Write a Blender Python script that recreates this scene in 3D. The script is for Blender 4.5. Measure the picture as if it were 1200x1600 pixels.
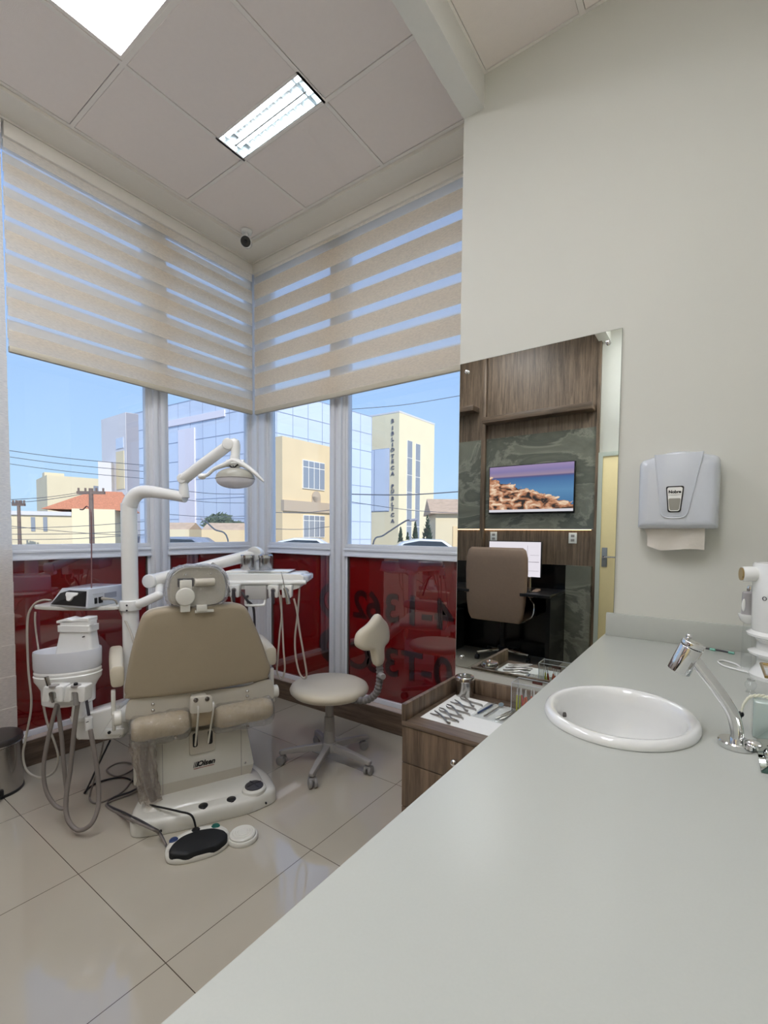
import bpy, bmesh, math, random
from mathutils import Vector, Matrix
S = bpy.context.scene
for o in list(bpy.data.objects): bpy.data.objects.remove(o)
COL = S.collection
PI = math.pi
random.seed(7)

# ------------------------------------------------------------------ camera
CAMP = Vector((3.0753, -2.4579, 1.32))
FL, PPX, PPY = 722.76, 602.46, 866.19
_y, _p, _r = 0.62066, -0.04697, 0.0083
_F = Vector((-math.sin(_y)*math.cos(_p), math.cos(_y)*math.cos(_p), math.sin(_p)))
_R0 = Vector((math.cos(_y), math.sin(_y), 0)); _U0 = _R0.cross(_F)
_R = _R0*math.cos(_r) + _U0*math.sin(_r); _U = -_R0*math.sin(_r) + _U0*math.cos(_r)
cd = bpy.data.cameras.new('camera'); cam = bpy.data.objects.new('camera', cd); COL.objects.link(cam)
cam.matrix_world = Matrix(((_R.x, _U.x, -_F.x, CAMP.x), (_R.y, _U.y, -_F.y, CAMP.y), (_R.z, _U.z, -_F.z, CAMP.z), (0, 0, 0, 1)))
cd.sensor_fit = 'HORIZONTAL'; cd.sensor_width = 36; cd.lens = 36*FL/1200
cd.shift_x = -(PPX-600)/1200; cd.shift_y = (PPY-800)/1200; cd.clip_start = .02; cd.clip_end = 400
S.camera = cam
def at(px, py, d):      # a real point seen in a given direction at a real distance d (metres along the view axis)
    return CAMP + (_F + _R*((px-PPX)/FL) - _U*((py-PPY)/FL))*d
# ------------------------------------------------------------------ world, sun, exposure
S.view_settings.view_transform = 'Standard'; S.view_settings.look = 'None'
S.view_settings.gamma = 1; S.view_settings.use_curve_mapping = False; S.view_settings.exposure = 0.40
w = bpy.data.worlds.new('sky'); S.world = w; w.use_nodes = True; nt = w.node_tree; nt.nodes.clear()
tc = nt.nodes.new('ShaderNodeTexCoord'); sp = nt.nodes.new('ShaderNodeSeparateXYZ'); rp = nt.nodes.new('ShaderNodeValToRGB')
bg = nt.nodes.new('ShaderNodeBackground'); wo = nt.nodes.new('ShaderNodeOutputWorld')
nt.links.new(tc.outputs['Generated'], sp.inputs[0]); nt.links.new(sp.outputs['Z'], rp.inputs[0])
e = rp.color_ramp.elements
e[0].position = 0.0; e[0].color = (.62, .84, 1.0, 1); e[1].position = .75; e[1].color = (.24, .42, .86, 1)
m = e.new(.16); m.color = (.50, .74, 1.0, 1); m = e.new(.35); m.color = (.40, .62, 1.0, 1)
nt.links.new(rp.outputs[0], bg.inputs[0]); bg.inputs[1].default_value = 0.81; nt.links.new(bg.outputs[0], wo.inputs[0])
sd = bpy.data.lights.new('sun', 'SUN'); sun = bpy.data.objects.new('sun', sd); COL.objects.link(sun)
sd.energy = 3.3; sd.angle = .01; sd.color = (1, .94, .82)
sun.rotation_euler = Vector((.86, -.42, .62)).to_track_quat('Z', 'Y').to_euler()

# ------------------------------------------------------------------ materials
def new_mat(name):
    m = bpy.data.materials.new(name); m.use_nodes = True
    return m, m.node_tree, m.node_tree.nodes['Principled BSDF']
def rgb(*c):            # sRGB 0-255 -> linear
    return tuple(((x/255)/12.92 if x/255 <= .04045 else ((x/255+.055)/1.055)**2.4) for x in c) + (1,)
def M(name, col, rough=.5, metal=0, spec=.5, coat=0, noise=0, nscale=40, bump=0, bscale=200, stretch=(1, 1, 1), emit=0, trans=0, ior=1.45, alpha=1, sheen=0, coatior=1.5):
    m, t, b = new_mat(name); c = rgb(*col)
    b.inputs['Base Color'].default_value = c; b.inputs['Roughness'].default_value = rough; b.inputs['Metallic'].default_value = metal
    b.inputs['Specular IOR Level'].default_value = spec; b.inputs['Coat Weight'].default_value = coat; b.inputs['IOR'].default_value = ior
    b.inputs['Coat Roughness'].default_value = .02; b.inputs['Coat IOR'].default_value = coatior
    b.inputs['Transmission Weight'].default_value = trans; b.inputs['Alpha'].default_value = alpha
    if emit: b.inputs['Emission Color'].default_value = c; b.inputs['Emission Strength'].default_value = emit
    co = t.nodes.new('ShaderNodeTexCoord'); mp = t.nodes.new('ShaderNodeMapping'); mp.inputs['Scale'].default_value = stretch
    t.links.new(co.outputs['Object'], mp.inputs[0])
    n = t.nodes.new('ShaderNodeTexNoise'); n.inputs['Scale'].default_value = nscale; n.inputs['Detail'].default_value = 5
    t.links.new(mp.outputs[0], n.inputs['Vector'])
    mx = t.nodes.new('ShaderNodeMixRGB'); mx.blend_type = 'MULTIPLY'; mx.inputs[0].default_value = 1
    r = t.nodes.new('ShaderNodeValToRGB'); r.color_ramp.elements[0].position = .3; r.color_ramp.elements[1].position = .7
    k = 1-max(noise, .015); r.color_ramp.elements[0].color = (k, k, k, 1); r.color_ramp.elements[1].color = (1, 1, 1, 1)
    t.links.new(n.outputs[0], r.inputs[0]); mx.inputs[1].default_value = c; t.links.new(r.outputs[0], mx.inputs[2])
    t.links.new(mx.outputs[0], b.inputs['Base Color'])
    if bump:
        n2 = t.nodes.new('ShaderNodeTexNoise'); n2.inputs['Scale'].default_value = bscale; n2.inputs['Detail'].default_value = 3
        t.links.new(mp.outputs[0], n2.inputs['Vector'])
        bp = t.nodes.new('ShaderNodeBump'); bp.inputs['Strength'].default_value = bump; bp.inputs['Distance'].default_value = .004
        t.links.new(n2.outputs[0], bp.inputs['Height']); t.links.new(bp.outputs[0], b.inputs['Normal'])
    return m
def wood(name, dark, light, grain=(14, 14, .9), rough=.45):
    m, t, b = new_mat(name); b.inputs['Roughness'].default_value = rough
    co = t.nodes.new('ShaderNodeTexCoord'); mp = t.nodes.new('ShaderNodeMapping'); mp.inputs['Scale'].default_value = grain
    t.links.new(co.outputs['Object'], mp.inputs[0])
    n = t.nodes.new('ShaderNodeTexNoise'); n.inputs['Scale'].default_value = 3; n.inputs['Detail'].default_value = 8; n.inputs['Distortion'].default_value = .6
    n2 = t.nodes.new('ShaderNodeTexNoise'); n2.inputs['Scale'].default_value = 22; n2.inputs['Detail'].default_value = 3
    t.links.new(mp.outputs[0], n.inputs['Vector']); t.links.new(mp.outputs[0], n2.inputs['Vector'])
    a = t.nodes.new('ShaderNodeMath'); a.operation = 'MULTIPLY_ADD'; a.inputs[1].default_value = .35; t.links.new(n2.outputs[0], a.inputs[0]); t.links.new(n.outputs[0], a.inputs[2])
    r = t.nodes.new('ShaderNodeValToRGB'); r.color_ramp.elements[0].position = .48; r.color_ramp.elements[1].position = .86
    r.color_ramp.elements[0].color = rgb(*dark); r.color_ramp.elements[1].color = rgb(*light)
    t.links.new(a.outputs[0], r.inputs[0]); t.links.new(r.outputs[0], b.inputs['Base Color'])
    return m
def marble(name, c0, c1, c2):
    m, t, b = new_mat(name); b.inputs['Roughness'].default_value = .25
    co = t.nodes.new('ShaderNodeTexCoord'); mp = t.nodes.new('ShaderNodeMapping'); mp.inputs['Rotation'].default_value = (0, .9, 0); mp.inputs['Scale'].default_value = (1, 1, 2.0)
    t.links.new(co.outputs['Object'], mp.inputs[0])
    n = t.nodes.new('ShaderNodeTexNoise'); n.inputs['Scale'].default_value = 1.3; n.inputs['Detail'].default_value = 12; n.inputs['Distortion'].default_value = .9; n.inputs['Roughness'].default_value = .62
    t.links.new(mp.outputs[0], n.inputs['Vector'])
    r = t.nodes.new('ShaderNodeValToRGB'); el = r.color_ramp.elements
    el[0].position = .3; el[0].color = rgb(*c0); el[1].position = .75; el[1].color = rgb(*c1)
    q = el.new(.5); q.color = rgb(*c1); q = el.new(.53); q.color = rgb(*c2); q = el.new(.57); q.color = rgb(*c0)
    t.links.new(n.outputs[0], r.inputs[0]); t.links.new(r.outputs[0], b.inputs['Base Color'])
    return m
def fabric(name, col, trans=.45, clear=0.0, vary=.84):
    m = bpy.data.materials.new(name); m.use_nodes = True; t = m.node_tree; t.nodes.clear()
    o = t.nodes.new('ShaderNodeOutputMaterial'); d = t.nodes.new('ShaderNodeBsdfDiffuse'); tr = t.nodes.new('ShaderNodeBsdfTranslucent')
    co = t.nodes.new('ShaderNodeTexCoord'); mp = t.nodes.new('ShaderNodeMapping'); mp.inputs['Scale'].default_value = (12, 12, 90)
    n = t.nodes.new('ShaderNodeTexNoise'); n.inputs['Scale'].default_value = 4; n.inputs['Detail'].default_value = 6
    t.links.new(co.outputs['Object'], mp.inputs[0]); t.links.new(mp.outputs[0], n.inputs['Vector'])
    r = t.nodes.new('ShaderNodeValToRGB'); r.color_ramp.elements[0].position = .35; r.color_ramp.elements[1].position = .65
    c = rgb(*col); r.color_ramp.elements[0].color = tuple(x*vary for x in c[:3])+(1,); r.color_ramp.elements[1].color = c
    t.links.new(n.outputs[0], r.inputs[0]); t.links.new(r.outputs[0], d.inputs[0]); t.links.new(r.outputs[0], tr.inputs[0])
    a = t.nodes.new('ShaderNodeMixShader'); a.inputs[0].default_value = trans; t.links.new(d.outputs[0], a.inputs[1]); t.links.new(tr.outputs[0], a.inputs[2])
    tp = t.nodes.new('ShaderNodeBsdfTransparent'); f = t.nodes.new('ShaderNodeMixShader'); f.inputs[0].default_value = clear
    t.links.new(a.outputs[0], f.inputs[1]); t.links.new(tp.outputs[0], f.inputs[2]); t.links.new(f.outputs[0], o.inputs[0])
    return m
def pane_mat(name, tint=(.93, .96, 1), gloss=.06, rough=.0, veil=0, veilcol=(1, 1, 1), wrinkle=0, base=.04):
    m = bpy.data.materials.new(name); m.use_nodes = True; t = m.node_tree; t.nodes.clear()
    o = t.nodes.new('ShaderNodeOutputMaterial'); tp = t.nodes.new('ShaderNodeBsdfTransparent'); tp.inputs[0].default_value = (*tint, 1)
    g = t.nodes.new('ShaderNodeBsdfGlossy'); g.inputs['Roughness'].default_value = rough
    lw = t.nodes.new('ShaderNodeLayerWeight'); pw = t.nodes.new('ShaderNodeMath'); pw.operation = 'POWER'; pw.inputs[1].default_value = 5
    ma = t.nodes.new('ShaderNodeMath'); ma.operation = 'MULTIPLY_ADD'; ma.inputs[1].default_value = .9; ma.inputs[2].default_value = base
    lw.inputs[0].default_value = .5; t.links.new(lw.outputs['Facing'], pw.inputs[0]); t.links.new(pw.outputs[0], ma.inputs[0])
    a = t.nodes.new('ShaderNodeMixShader'); t.links.new(ma.outputs[0], a.inputs[0]); t.links.new(tp.outputs[0], a.inputs[1]); t.links.new(g.outputs[0], a.inputs[2])
    if wrinkle:
        n = t.nodes.new('ShaderNodeTexNoise'); n.inputs['Scale'].default_value = 34; n.inputs['Detail'].default_value = 3; n.inputs['Distortion'].default_value = 3.5
        co = t.nodes.new('ShaderNodeTexCoord'); t.links.new(co.outputs['Object'], n.inputs['Vector'])
        bp = t.nodes.new('ShaderNodeBump'); bp.inputs['Strength'].default_value = wrinkle; bp.inputs['Distance'].default_value = .016
        t.links.new(n.outputs[0], bp.inputs['Height']); t.links.new(bp.outputs[0], g.inputs['Normal']); t.links.new(bp.outputs[0], lw.inputs['Normal'])
    if veil:
        d = t.nodes.new('ShaderNodeBsdfDiffuse'); d.inputs[0].default_value = (*veilcol, 1)
        f = t.nodes.new('ShaderNodeMixShader'); f.inputs[0].default_value = veil
        t.links.new(a.outputs[0], f.inputs[1]); t.links.new(d.outputs[0], f.inputs[2]); t.links.new(f.outputs[0], o.inputs[0])
    else: t.links.new(a.outputs[0], o.inputs[0])
    return m
def emis(name, col, s):
    m = bpy.data.materials.new(name); m.use_nodes = True; t = m.node_tree; t.nodes.clear()
    o = t.nodes.new('ShaderNodeOutputMaterial'); e = t.nodes.new('ShaderNodeEmission'); e.inputs[0].default_value = rgb(*col); e.inputs[1].default_value = s
    t.links.new(e.outputs[0], o.inputs[0]); return m

m_wall = M('wall_paint', (214, 213, 203), .75, noise=.02, nscale=3)
m_tile = M('ceiling_tile', (247, 238, 231), .9, bump=.25, bscale=400)
m_tbar = M('ceiling_bar', (246, 240, 232), .6)
m_gyp = M('gypsum_strip', (240, 235, 224), .8)
m_beam = M('beam_paint', (232, 231, 224), .7)
m_dark = M('dark_gap', (90, 86, 82), .9)
m_alu = M('white_aluminium', (226, 228, 232), .35, metal=.0, coat=.2)
m_alu2 = M('grey_aluminium', (150, 152, 156), .4, metal=.5)
m_glass = pane_mat('window_glass', (.95, .97, 1))
m_red = M('red_film_glass', (112, 8, 12), .03, spec=1, coat=1, coatior=1.9)
m_redtext = M('dark_film', (40, 20, 22), .05, spec=.8, coat=1, coatior=1.8)
m_wood = wood('brown_oak', (84, 69, 55), (132, 111, 91))
m_woodH = wood('brown_oak_horizontal', (74, 60, 47), (118, 98, 80), (.9, .9, 14))
m_woodY = wood('brown_oak_flat', (84, 69, 56), (124, 106, 90), (.9, 10, 10))
m_ledge = M('ledge_tile', (190, 172, 160), .12, coat=.3)
m_band = fabric('blind_weave', (252, 240, 221), .50, .015)
m_sheer = fabric('blind_sheer', (250, 246, 238), .5, .70, .97)
m_bandc = fabric('closed_blind_weave', (250, 243, 232), .4)
m_brail = M('blind_rail', (196, 188, 168), .4)
m_mirror = M('mirror_silver', (225, 230, 226), .0, metal=1)
m_medge = M('mirror_edge', (70, 96, 88), .15)
m_chrome = M('chrome', (225, 225, 225), .08, metal=1)
m_steel = M('brushed_steel', (190, 188, 185), .2, metal=1, noise=.1, nscale=60, stretch=(1, 1, 12))
m_counter = M('white_quartz', (180, 182, 175), .30, spec=.4, noise=.02, nscale=300)
m_splash = M('quartz_upstand', (186, 188, 180), .3)
m_ceramic = M('white_ceramic', (224, 224, 221), .05, coat=.8)
m_white = M('white_plastic', (238, 238, 234), .25, coat=.4)
m_cream = M('cream_enamel', (218, 216, 206), .25, coat=.4)
m_cream2 = M('cream_plate', (196, 190, 176), .35)
m_greyp = M('grey_plastic', (150, 146, 142), .4)
m_khaki = M('khaki_back_shell', (164, 151, 128), .6, bump=.15, bscale=300)
m_vinyl = M('cream_vinyl', (206, 197, 176), .4, bump=.2, bscale=260)
m_vinyl2 = M('beige_upholstery', (186, 170, 142), .45, noise=.05)
m_hose = M('grey_hose', (128, 120, 114), .5)
m_hosel = M('light_hose', (176, 170, 158), .45)
m_black = M('black_plastic', (22, 22, 24), .35)
m_rubber = M('black_rubber', (16, 18, 20), .6)
m_blue = M('blue_button', (40, 58, 98), .3); m_green = M('green_button', (10, 88, 78), .3)
m_dgrey = M('dark_grey_pad', (66, 64, 68), .45)
m_wrap = pane_mat('clear_wrap', (.93, .93, .92), veil=.04, veilcol=(.9, .88, .85), rough=.06, wrinkle=.8, base=.12)
m_acryl = pane_mat('clear_acrylic', (.97, .98, .98), veil=.02)
m_paper = M('white_paper', (236, 236, 232), .8); m_tissue = M('paper_towel', (228, 220, 208), .9, bump=.4, bscale=90)
m_dispw = M('dispenser_shell', (206, 210, 216), .15, coat=.6)
m_tool = M('tool_steel', (182, 178, 172), .3, metal=1)
m_gold = M('brass', (188, 160, 112), .25, metal=1)
m_green2 = M('pale_green_glass', (178, 192, 186), .1, coat=.8)
m_marble = marble('green_grey_marble', (98, 100, 90), (122, 122, 109), (142, 140, 127))
m_leath = M('brown_leather', (146, 122, 104), .5, noise=.06)
m_door = M('yellow_door', (250, 230, 176), .5)

# ------------------------------------------------------------------ mesh builder
class MB:
    def __init__(s): s.bm = bmesh.new(); s.mi = 0
    def _tag(s, faces):
        for f in faces: f.material_index = s.mi
    def box(s, c, d, R=None, bev=0, seg=2):
        n0 = len(s.bm.faces)
        t = bmesh.new(); bmesh.ops.create_cube(t, size=1)
        for v in t.verts: v.co = Vector((v.co.x*d[0], v.co.y*d[1], v.co.z*d[2]))
        if bev: bmesh.ops.bevel(t, geom=t.edges[:], offset=min(bev, min(d)*.49), segments=seg, profile=.5, affect='EDGES')
        s._merge(t, (Matrix.Translation(Vector(c)) @ (R.to_4x4() if R else Matrix())))
        return s
    def b2(s, lo, hi, bev=0):
        return s.box([(a+b)/2 for a, b in zip(lo, hi)], [abs(b-a) for a, b in zip(lo, hi)], None, bev)
    def _merge(s, t, mat=None):
        if mat is not None: t.transform(mat)
        me = bpy.data.meshes.new('t'); 
        for f in t.faces: f.material_index = s.mi
        t.to_mesh(me); t.free(); s.bm.from_mesh(me); bpy.data.meshes.remove(me)
    def cyl(s, p0, p1, r0, r1=None, seg=24, caps=True, bev=0):
        p0, p1 = Vector(p0), Vector(p1); r1 = r0 if r1 is None else r1; L = (p1-p0).length
        t = bmesh.new(); bmesh.ops.create_cone(t, cap_ends=caps, segments=seg, radius1=r0, radius2=r1, depth=L)
        if bev:
            ed = [e for e in t.edges if len(e.link_faces) == 2 and abs(e.link_faces[0].normal.dot(e.link_faces[1].normal)) < .5]
            bmesh.ops.bevel(t, geom=ed, offset=bev, segments=3, profile=.5, affect='EDGES')
        q = Vector((0, 0, 1)).rotation_difference((p1-p0).normalized())
        s._merge(t, Matrix.Translation((p0+p1)/2) @ q.to_matrix().to_4x4()); return s
    def sph(s, c, r, sc=(1, 1, 1), seg=20, R=None):
        t = bmesh.new(); bmesh.ops.create_uvsphere(t, u_segments=seg, v_segments=seg//2, radius=r)
        s._merge(t, Matrix.Translation(Vector(c)) @ (R.to_4x4() if R else Matrix()) @ Matrix.Diagonal((*sc, 1))); return s
    def tube(s, pts, r, seg=12, smooth=6, caps=True, flat=1.0):
        P = [Vector(p) for p in pts]
        rr = list(r) if isinstance(r, (list, tuple)) else [r]*len(P)
        if smooth > 1 and len(P) > 2:
            Q, q = [], []
            for i in range(len(P)-1):
                a = P[max(i-1, 0)]; b = P[i]; c = P[i+1]; d = P[min(i+2, len(P)-1)]
                for k in range(smooth):
                    u = k/smooth
                    Q.append(.5*((2*b)+(-a+c)*u+(2*a-5*b+4*c-d)*u*u+(-a+3*b-3*c+d)*u**3)); q.append(rr[i]*(1-u)+rr[i+1]*u)
            Q.append(P[-1]); q.append(rr[-1]); P, rr = Q, q
        t = bmesh.new(); rings = []
        T0 = (P[1]-P[0]).normalized(); up = Vector((0, 0, 1)) if abs(T0.z) < .9 else Vector((1, 0, 0))
        N = (up - T0*up.dot(T0)).normalized()
        for i, p in enumerate(P):
            T = (P[min(i+1, len(P)-1)]-P[max(i-1, 0)])
            T = T.normalized() if T.length > 1e-9 else T0
            N = (N - T*N.dot(T)).normalized(); B = T.cross(N)
            rings.append([t.verts.new(p + (N*math.cos(2*PI*k/seg) + B*math.sin(2*PI*k/seg)*flat)*rr[i]) for k in range(seg)])
        for a, b in zip(rings, rings[1:]):
            for k in range(seg): t.faces.new((a[k], a[(k+1) % seg], b[(k+1) % seg], b[k]))
        if caps:
            t.faces.new(rings[0][::-1]); t.faces.new(rings[-1])
        s._merge(t); return s
    def lathe(s, prof, c=(0, 0, 0), seg=40, sx=1, sy=1, R=None, caps=True):
        t = bmesh.new(); rings = []
        for r, z in prof:
            rings.append([t.verts.new((r*sx*math.cos(2*PI*k/seg), r*sy*math.sin(2*PI*k/seg), z)) for k in range(seg)])
        for a, b in zip(rings, rings[1:]):
            for k in range(seg): t.faces.new((a[k], a[(k+1) % seg], b[(k+1) % seg], b[k]))
        if caps:
            if prof[0][0] > 1e-4: t.faces.new(rings[0][::-1])
            if prof[-1][0] > 1e-4: t.faces.new(rings[-1])
        bmesh.ops.remove_doubles(t, verts=t.verts, dist=1e-6)
        s._merge(t, Matrix.Translation(Vector(c)) @ (R.to_4x4() if R else Matrix())); return s
    def prism(s, poly, d, frame=None, bev=0, seg=2):   # poly (u,v) in a frame: origin, u axis, v axis; extruded by d along u x v
        o, u, v = frame if frame else ((0, 0, 0), (1, 0, 0), (0, 1, 0))
        o, u, v = Vector(o), Vector(u).normalized(), Vector(v).normalized(); n = u.cross(v)
        t = bmesh.new(); vs = [t.verts.new((a, b, 0)) for a, b in poly]; f = t.faces.new(vs)
        r = bmesh.ops.extrude_face_region(t, geom=[f])
        for x in r['geom']:
            if isinstance(x, bmesh.types.BMVert): x.co.z += d
        bmesh.ops.recalc_face_normals(t, faces=t.faces)
        if bev: bmesh.ops.bevel(t, geom=t.edges[:], offset=bev, segments=seg, profile=.5, affect='EDGES')
        mt = Matrix(((u.x, v.x, n.x, o.x), (u.y, v.y, n.y, o.y), (u.z, v.z, n.z, o.z), (0, 0, 0, 1)))
        s._merge(t, mt); return s
    def loft(s, rings, caps=True, closed=True):
        t = bmesh.new(); R = [[t.verts.new(p) for p in r] for r in rings]; n = len(R[0])
        for a, b in zip(R, R[1:]):
            for k in range(n if closed else n-1): t.faces.new((a[k], a[(k+1) % n], b[(k+1) % n], b[k]))
        if caps and closed: t.faces.new(R[0][::-1]); t.faces.new(R[-1])
        bmesh.ops.recalc_face_normals(t, faces=t.faces)
        s._merge(t); return s
    def quad(s, a, b, c, d):
        vs = [s.bm.verts.new(Vector(p)) for p in (a, b, c, d)]; f = s.bm.faces.new(vs); f.material_index = s.mi; return s
def wmat(o):
    m = o.matrix_basis.copy(); p = o.parent
    while p: m = p.matrix_basis @ m; p = p.parent
    return m
def build(name, mb, mat, parent=None, world=True, smooth=True, sub=0, angle=35, **props):
    me = bpy.data.meshes.new(name); bm = mb.bm
    bmesh.ops.recalc_face_normals(bm, faces=bm.faces)
    org = Matrix()
    if parent is not None:
        if world: bm.transform(wmat(parent).inverted())
    else:
        xs = [v.co for v in bm.verts]
        c = Vector(((min(v.x for v in xs)+max(v.x for v in xs))/2, (min(v.y for v in xs)+max(v.y for v in xs))/2, min(v.z for v in xs)))
        bm.transform(Matrix.Translation(-c)); org = Matrix.Translation(c)
    if smooth:
        lim = math.radians(angle)
        for f in bm.faces: f.smooth = True
        for e_ in bm.edges:
            if len(e_.link_faces) != 2 or e_.calc_face_angle(0) > lim: e_.smooth = False
    bm.to_mesh(me); bm.free()
    for q in (mat if isinstance(mat, (list, tuple)) else [mat]): me.materials.append(q)
    o = bpy.data.objects.new(name, me); COL.objects.link(o)
    if parent is not None: o.parent = parent
    else: o.matrix_basis = org
    if sub:
        sm = o.modifiers.new('s', 'SUBSURF'); sm.levels = sub; sm.render_levels = sub
    for k, v in props.items(): o[k] = v
    return o
def thing(name, label, cat, loc=(0, 0, 0), rz=0, group=None):
    o = bpy.data.objects.new(name, None); COL.objects.link(o); o.location = loc; o.rotation_euler = (0, 0, rz); o.empty_display_size = .05
    o['label'] = label; o['category'] = cat
    if group: o['group'] = group
    return o
def tag(o, label, cat, group=None, kind=None):
    o['label'] = label; o['category'] = cat
    if group: o['group'] = group
    if kind: o['kind'] = kind
    return o
def struct(name, mb, mat, **k):
    return build(name, mb, mat, None, kind='structure', **k)
def clone(o, parent=None):
    c = o.copy(); COL.objects.link(c)
    if parent is not None: c.parent = parent
    for ch in [x for x in bpy.data.objects if x.parent == o]: clone(ch, c)
    return c
def text_bm(s, size, origin, u, v, depth=.002, mirror=False, align='CENTER', bold=0.0, spacing=1.0, shear=0.0):
    cu = bpy.data.curves.new('t', 'FONT'); cu.body = s; cu.size = size; cu.extrude = depth/2; cu.align_x = align; cu.align_y = 'CENTER'
    cu.offset = bold; cu.space_character = spacing; cu.shear = shear; cu.resolution_u = 4
    o = bpy.data.objects.new('t', cu); COL.objects.link(o); bpy.context.view_layer.update()
    dg = bpy.context.evaluated_depsgraph_get(); me = bpy.data.meshes.new_from_object(o.evaluated_get(dg))
    mb = MB(); t = bmesh.new(); t.from_mesh(me); bpy.data.objects.remove(o); bpy.data.curves.remove(cu); bpy.data.meshes.remove(me)
    if mirror:
        t.transform(Matrix.Diagonal((-1, 1, 1, 1)))
    u, v = Vector(u).normalized(), Vector(v).normalized(); n = u.cross(v); o_ = Vector(origin)
    t.transform(Matrix(((u.x, v.x, n.x, o_.x), (u.y, v.y, n.y, o_.y), (u.z, v.z, n.z, o_.z), (0, 0, 0, 1))))
    mb._merge(t); return mb

# ================================================================== ROOM
XR, YB, MD = 3.32, -3.5, .47
HC, HT, HR = 3.434, 3.456, 3.35
# floor: porcelain tiles 0.625 m
def floor_mat():
    m, t, b = new_mat('porcelain_floor')
    co = t.nodes.new('ShaderNodeTexCoord'); sx = t.nodes.new('ShaderNodeSeparateXYZ'); t.links.new(co.outputs['Object'], sx.inputs[0])
    outs = []
    for ax, off in (('X', 0), ('Y', 0)):
        a = t.nodes.new('ShaderNodeMath'); a.operation = 'ADD'; a.inputs[1].default_value = 50*.6246; t.links.new(sx.outputs[ax], a.inputs[0])
        d = t.nodes.new('ShaderNodeMath'); d.operation = 'MODULO'; d.inputs[1].default_value = .6246; t.links.new(a.outputs[0], d.inputs[0])
        l = t.nodes.new('ShaderNodeMath'); l.operation = 'LESS_THAN'; l.inputs[1].default_value = .0028; t.links.new(d.outputs[0], l.inputs[0]); outs.append(l)
    mx = t.nodes.new('ShaderNodeMath'); mx.operation = 'MAXIMUM'; t.links.new(outs[0].outputs[0], mx.inputs[0]); t.links.new(outs[1].outputs[0], mx.inputs[1])
    n = t.nodes.new('ShaderNodeTexNoise'); n.inputs['Scale'].default_value = 2.5; n.inputs['Detail'].default_value = 6; t.links.new(co.outputs['Object'], n.inputs['Vector'])
    r = t.nodes.new('ShaderNodeValToRGB'); r.color_ramp.elements[0].color = rgb(176, 168, 152); r.color_ramp.elements[1].color = rgb(186, 179, 164); t.links.new(n.outputs[0], r.inputs[0])
    c = t.nodes.new('ShaderNodeMixRGB'); t.links.new(mx.outputs[0], c.inputs[0]); t.links.new(r.outputs[0], c.inputs[1]); c.inputs[2].default_value = rgb(84, 74, 62)
    t.links.new(c.outputs[0], b.inputs['Base Color']); b.inputs['Roughness'].default_value = .05; b.inputs['Coat Weight'].default_value = .8; b.inputs['Coat Roughness'].default_value = .01
    return m
mb = MB(); mb.b2((-.12, YB-.05, -.08), (XR+.1, .12, 0))
fl = struct('floor', mb, floor_mat(), smooth=False)
# put the tile grid's origin on a grout crossing
_d = Vector((1.748, -1.743, 0)) - fl.location; _d.z = 0
for v_ in fl.data.vertices: v_.co -= _d
fl.location += _d
# ceiling with lay-in tiles, left zone
xs = [.217, .787, 1.419, 2.07]; ys = [-.199, -.693, -1.36, -2.03, -2.70, -3.37]
LP = (.82, -1.975, 1.40, -1.385)      # square light panel opening
LV = (.795, -.866, 1.410, -.700)      # louvre fixture opening
mb = MB()
cellx = [(xs[i], xs[i+1]) for i in range(3)]; celly = [(ys[i+1], ys[i]) for i in range(5)]
g = .013
for i, (x0, x1) in enumerate(cellx):
    for j, (y0, y1) in enumerate(celly):
        if i == 1 and j == 2: continue
        a, b, c, d = x0+g, x1-g, y0+g, y1-g
        if i == 1 and j == 1: d = LV[1]-.012
        mb.mi = 0; mb.b2((a, c, HT), (b, d, HT+.01))
mb.mi = 1
for x in xs[:3]: mb.b2((x-g+.003, ys[-1], HT-.003), (x+g-.003, ys[0], HT+.004))
for y in ys: mb.b2((xs[0], y-g+.003, HT-.0028), (xs[3], y+g-.003, HT+.0038)) if y != ys[1] else [mb.b2((xs[0], y-g+.003, HT-.0028), (xs[1], y+g-.003, HT+.0038)), mb.b2((LV[2], y-g+.003, HT-.0028), (xs[3], y+g-.003, HT+.0038)), mb.b2((xs[1], LV[3], HT-.0028), (xs[2], y+g-.003, HT+.0038))]
mb.mi = 2; mb.b2((xs[0], ys[-1], HT+.09), (xs[3], ys[0], HT+.10))
mb.b2((xs[0]-.01, ys[0], HT+.005), (xs[3], ys[0]+.012, HT+.012))
struct('ceiling', mb, [m_tile, m_tbar, m_dark], smooth=False)
# gypsum border strips round the window side of the ceiling
mb = MB(); t_ = .03
mb.b2((-.12, YB, HC), (xs[0]-.012, ys[0]+.012, HC+t_)); mb.b2((-.12, ys[0]+.012, HC), (2.3, .12, HC+t_)); mb.b2((xs[0]-.012, YB, HC), (2.07, ys[-1]-.012, HC+t_))
struct('trim_1', mb, m_gyp, smooth=False)
# small cornice bead along the blinds
mb = MB(); mb.b2((.0, YB, HC-.012), (.03, -.03, HC)); mb.b2((0, -.03, HC-.012), (2.07, 0, HC))
struct('trim_2', mb, m_gyp, smooth=False)
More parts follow.
